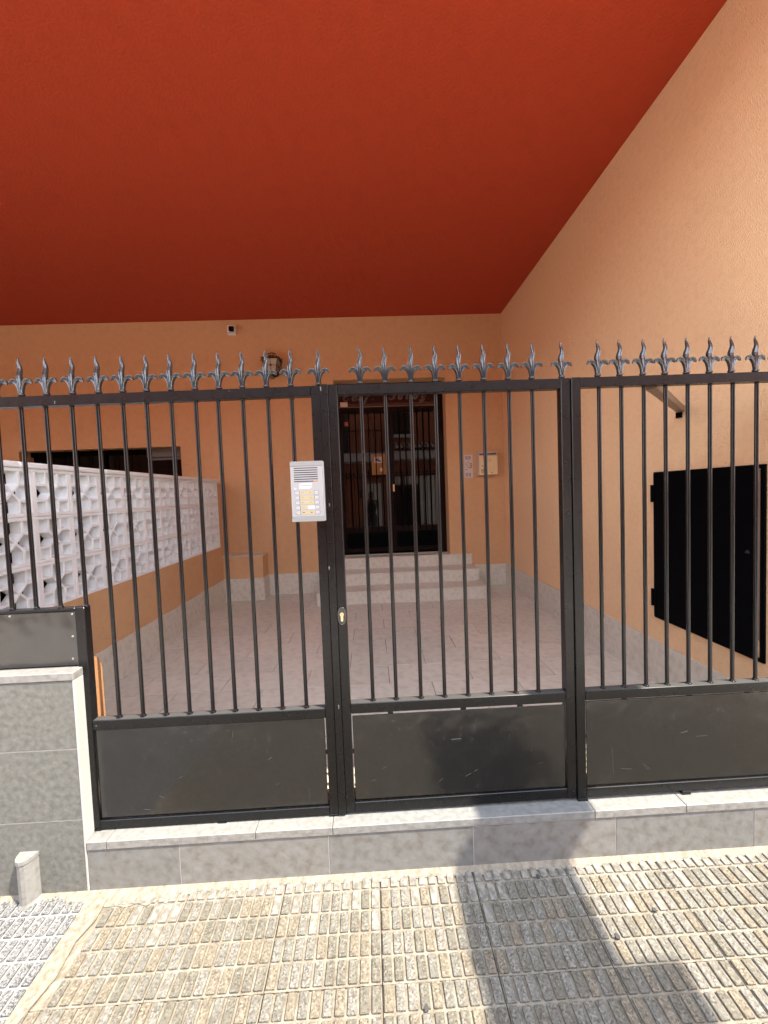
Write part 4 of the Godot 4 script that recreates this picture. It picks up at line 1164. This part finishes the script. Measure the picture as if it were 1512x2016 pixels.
func person() -> void:
	var p := thing("person", "person in dark top and blue jeans photographing the gate with a phone", "person", V(0.03, -0.08, 2.12))
	var skin := mat(lc(0.42, 0.24, 0.16), 0.55)
	var body: Array = [
		[V(0, 1.66, -0.012), V(0, 1.60, -0.035), 0.088, 0.066], [V(0, 1.665, 0.022), V(0, 1.64, 0.02), 0.082, 0.076], [V(0, 1.47, 0.015), V(0, 1.57, 0.0), 0.056, 0.052],
		[V(0, 1.62, -0.10), V(0, 1.595, -0.113), 0.008, 0.012], [V(-0.078, 1.63, 0.01), V(-0.083, 1.61, 0.012), 0.012, 0.010], [V(0.078, 1.63, 0.01), V(0.083, 1.61, 0.012), 0.012, 0.010]]
	var top: Array = [
		[V(-0.06, 1.40, 0.02), V(0.06, 1.40, 0.02), 0.105, 0.105], [V(-0.06, 1.22, 0.015), V(0.06, 1.22, 0.015), 0.10, 0.10], [V(-0.075, 0.99, 0.02), V(0.075, 0.99, 0.02), 0.105, 0.105],
		[V(0, 1.40, 0.02), V(0, 0.99, 0.02), 0.11, 0.115]]
	var legs: Array = [[V(-0.07, 0.95, 0.02), V(0.07, 0.95, 0.02), 0.108, 0.108]]
	var shoes: Array = []
	for s in [-1.0, 1.0]:
		var sh := V(s * 0.175, 1.43, 0.02)
		var el := V(s * 0.20, 1.26, -0.20)
		var wr := V(s * 0.085, 1.485, -0.335)
		top.append([V(s * 0.09, 1.445, 0.02), sh, 0.075, 0.064])
		top.append([sh, sh.lerp(el, 0.72), 0.066, 0.058])
		body.append([sh.lerp(el, 0.45), el, 0.046, 0.040])
		body.append([el, wr, 0.040, 0.027])
		body.append([wr, V(s * 0.055, 1.535, -0.365), 0.026, 0.030])
		legs.append([V(s * 0.095, 0.92, 0.02), V(s * 0.105, 0.50, 0.0), 0.092, 0.064])
		legs.append([V(s * 0.105, 0.50, 0.0), V(s * 0.11, 0.09, 0.03), 0.063, 0.05])
		shoes.append([V(s * 0.11, 0.045, 0.055), V(s * 0.125, 0.036, -0.13), 0.042, 0.036])
		shoes.append([V(s * 0.11, 0.075, 0.04), V(s * 0.115, 0.05, -0.04), 0.045, 0.042])
	obj("body", flesh(body, 0.011, 0.02), skin, p)
	obj("dark_top", flesh(top, 0.016, 0.05), mat(lc(0.012, 0.013, 0.02), 0.9), p)
	obj("jeans", flesh(legs, 0.016, 0.04), mat(lc(0.05, 0.08, 0.15), 0.9), p)
	obj("shoes", flesh(shoes, 0.01, 0.02), M.white, p)
	var hair: Array = [[V(0, 1.70, 0.03), V(0, 1.62, 0.055), 0.086, 0.075], [V(0, 1.715, -0.02), V(0, 1.72, 0.01), 0.066, 0.07]]
	obj("hair", flesh(hair, 0.012, 0.02), mat(lc(0.015, 0.010, 0.008), 0.7), p)
	for s in [-1.0, 1.0]:
		var hand: Array = [[V(s * 0.075, 1.505, -0.35), V(s * 0.056, 1.545, -0.372), 0.024, 0.026]]
		for k in 4:
			var y := 1.525 + 0.019 * k
			hand.append([V(s * 0.056, y + 0.004, -0.378), V(s * 0.050, y + 0.010, -0.402 + 0.002 * absf(k - 1.5)), 0.0095, 0.0085])
			hand.append([V(s * 0.050, y + 0.010, -0.402 + 0.002 * absf(k - 1.5)), V(s * (0.028 + 0.003 * absf(k - 1.5)), y + 0.012, -0.4075), 0.0085, 0.0075])
		hand.append([V(s * 0.062, 1.53, -0.358), V(s * 0.045, 1.56, -0.374), 0.013, 0.0105])
		hand.append([V(s * 0.045, 1.56, -0.374), V(s * 0.027, 1.582, -0.379), 0.0105, 0.0085])
		obj("hand", flesh(hand, 0.0045, 0.006), skin, p)
	for s in [-1.0, 1.0]:
		obj("eye", MB.new().lathe([Vector2(0.0, 0.006), Vector2(0.008, 0.003), Vector2(0.011, -0.003)], V(s * 0.032, 1.645, -0.091), 10, Basis(Vector3.RIGHT, -PI / 2)), M.ink, p)
	obj("mouth", MB.new().span(V(-0.022, 1.562, -0.101), V(0.022, 1.568, -0.094), 0.002), mat(lc(0.30, 0.09, 0.07), 0.5), p)
	var ph := obj("phone", MB.new().span(V(-0.036, 1.55, -0.398), V(0.036, 1.705, -0.389), 0.003), M.matt_black)
	ph.position = p.position
	tag(ph, "black phone held up in both hands by the person", "phone")
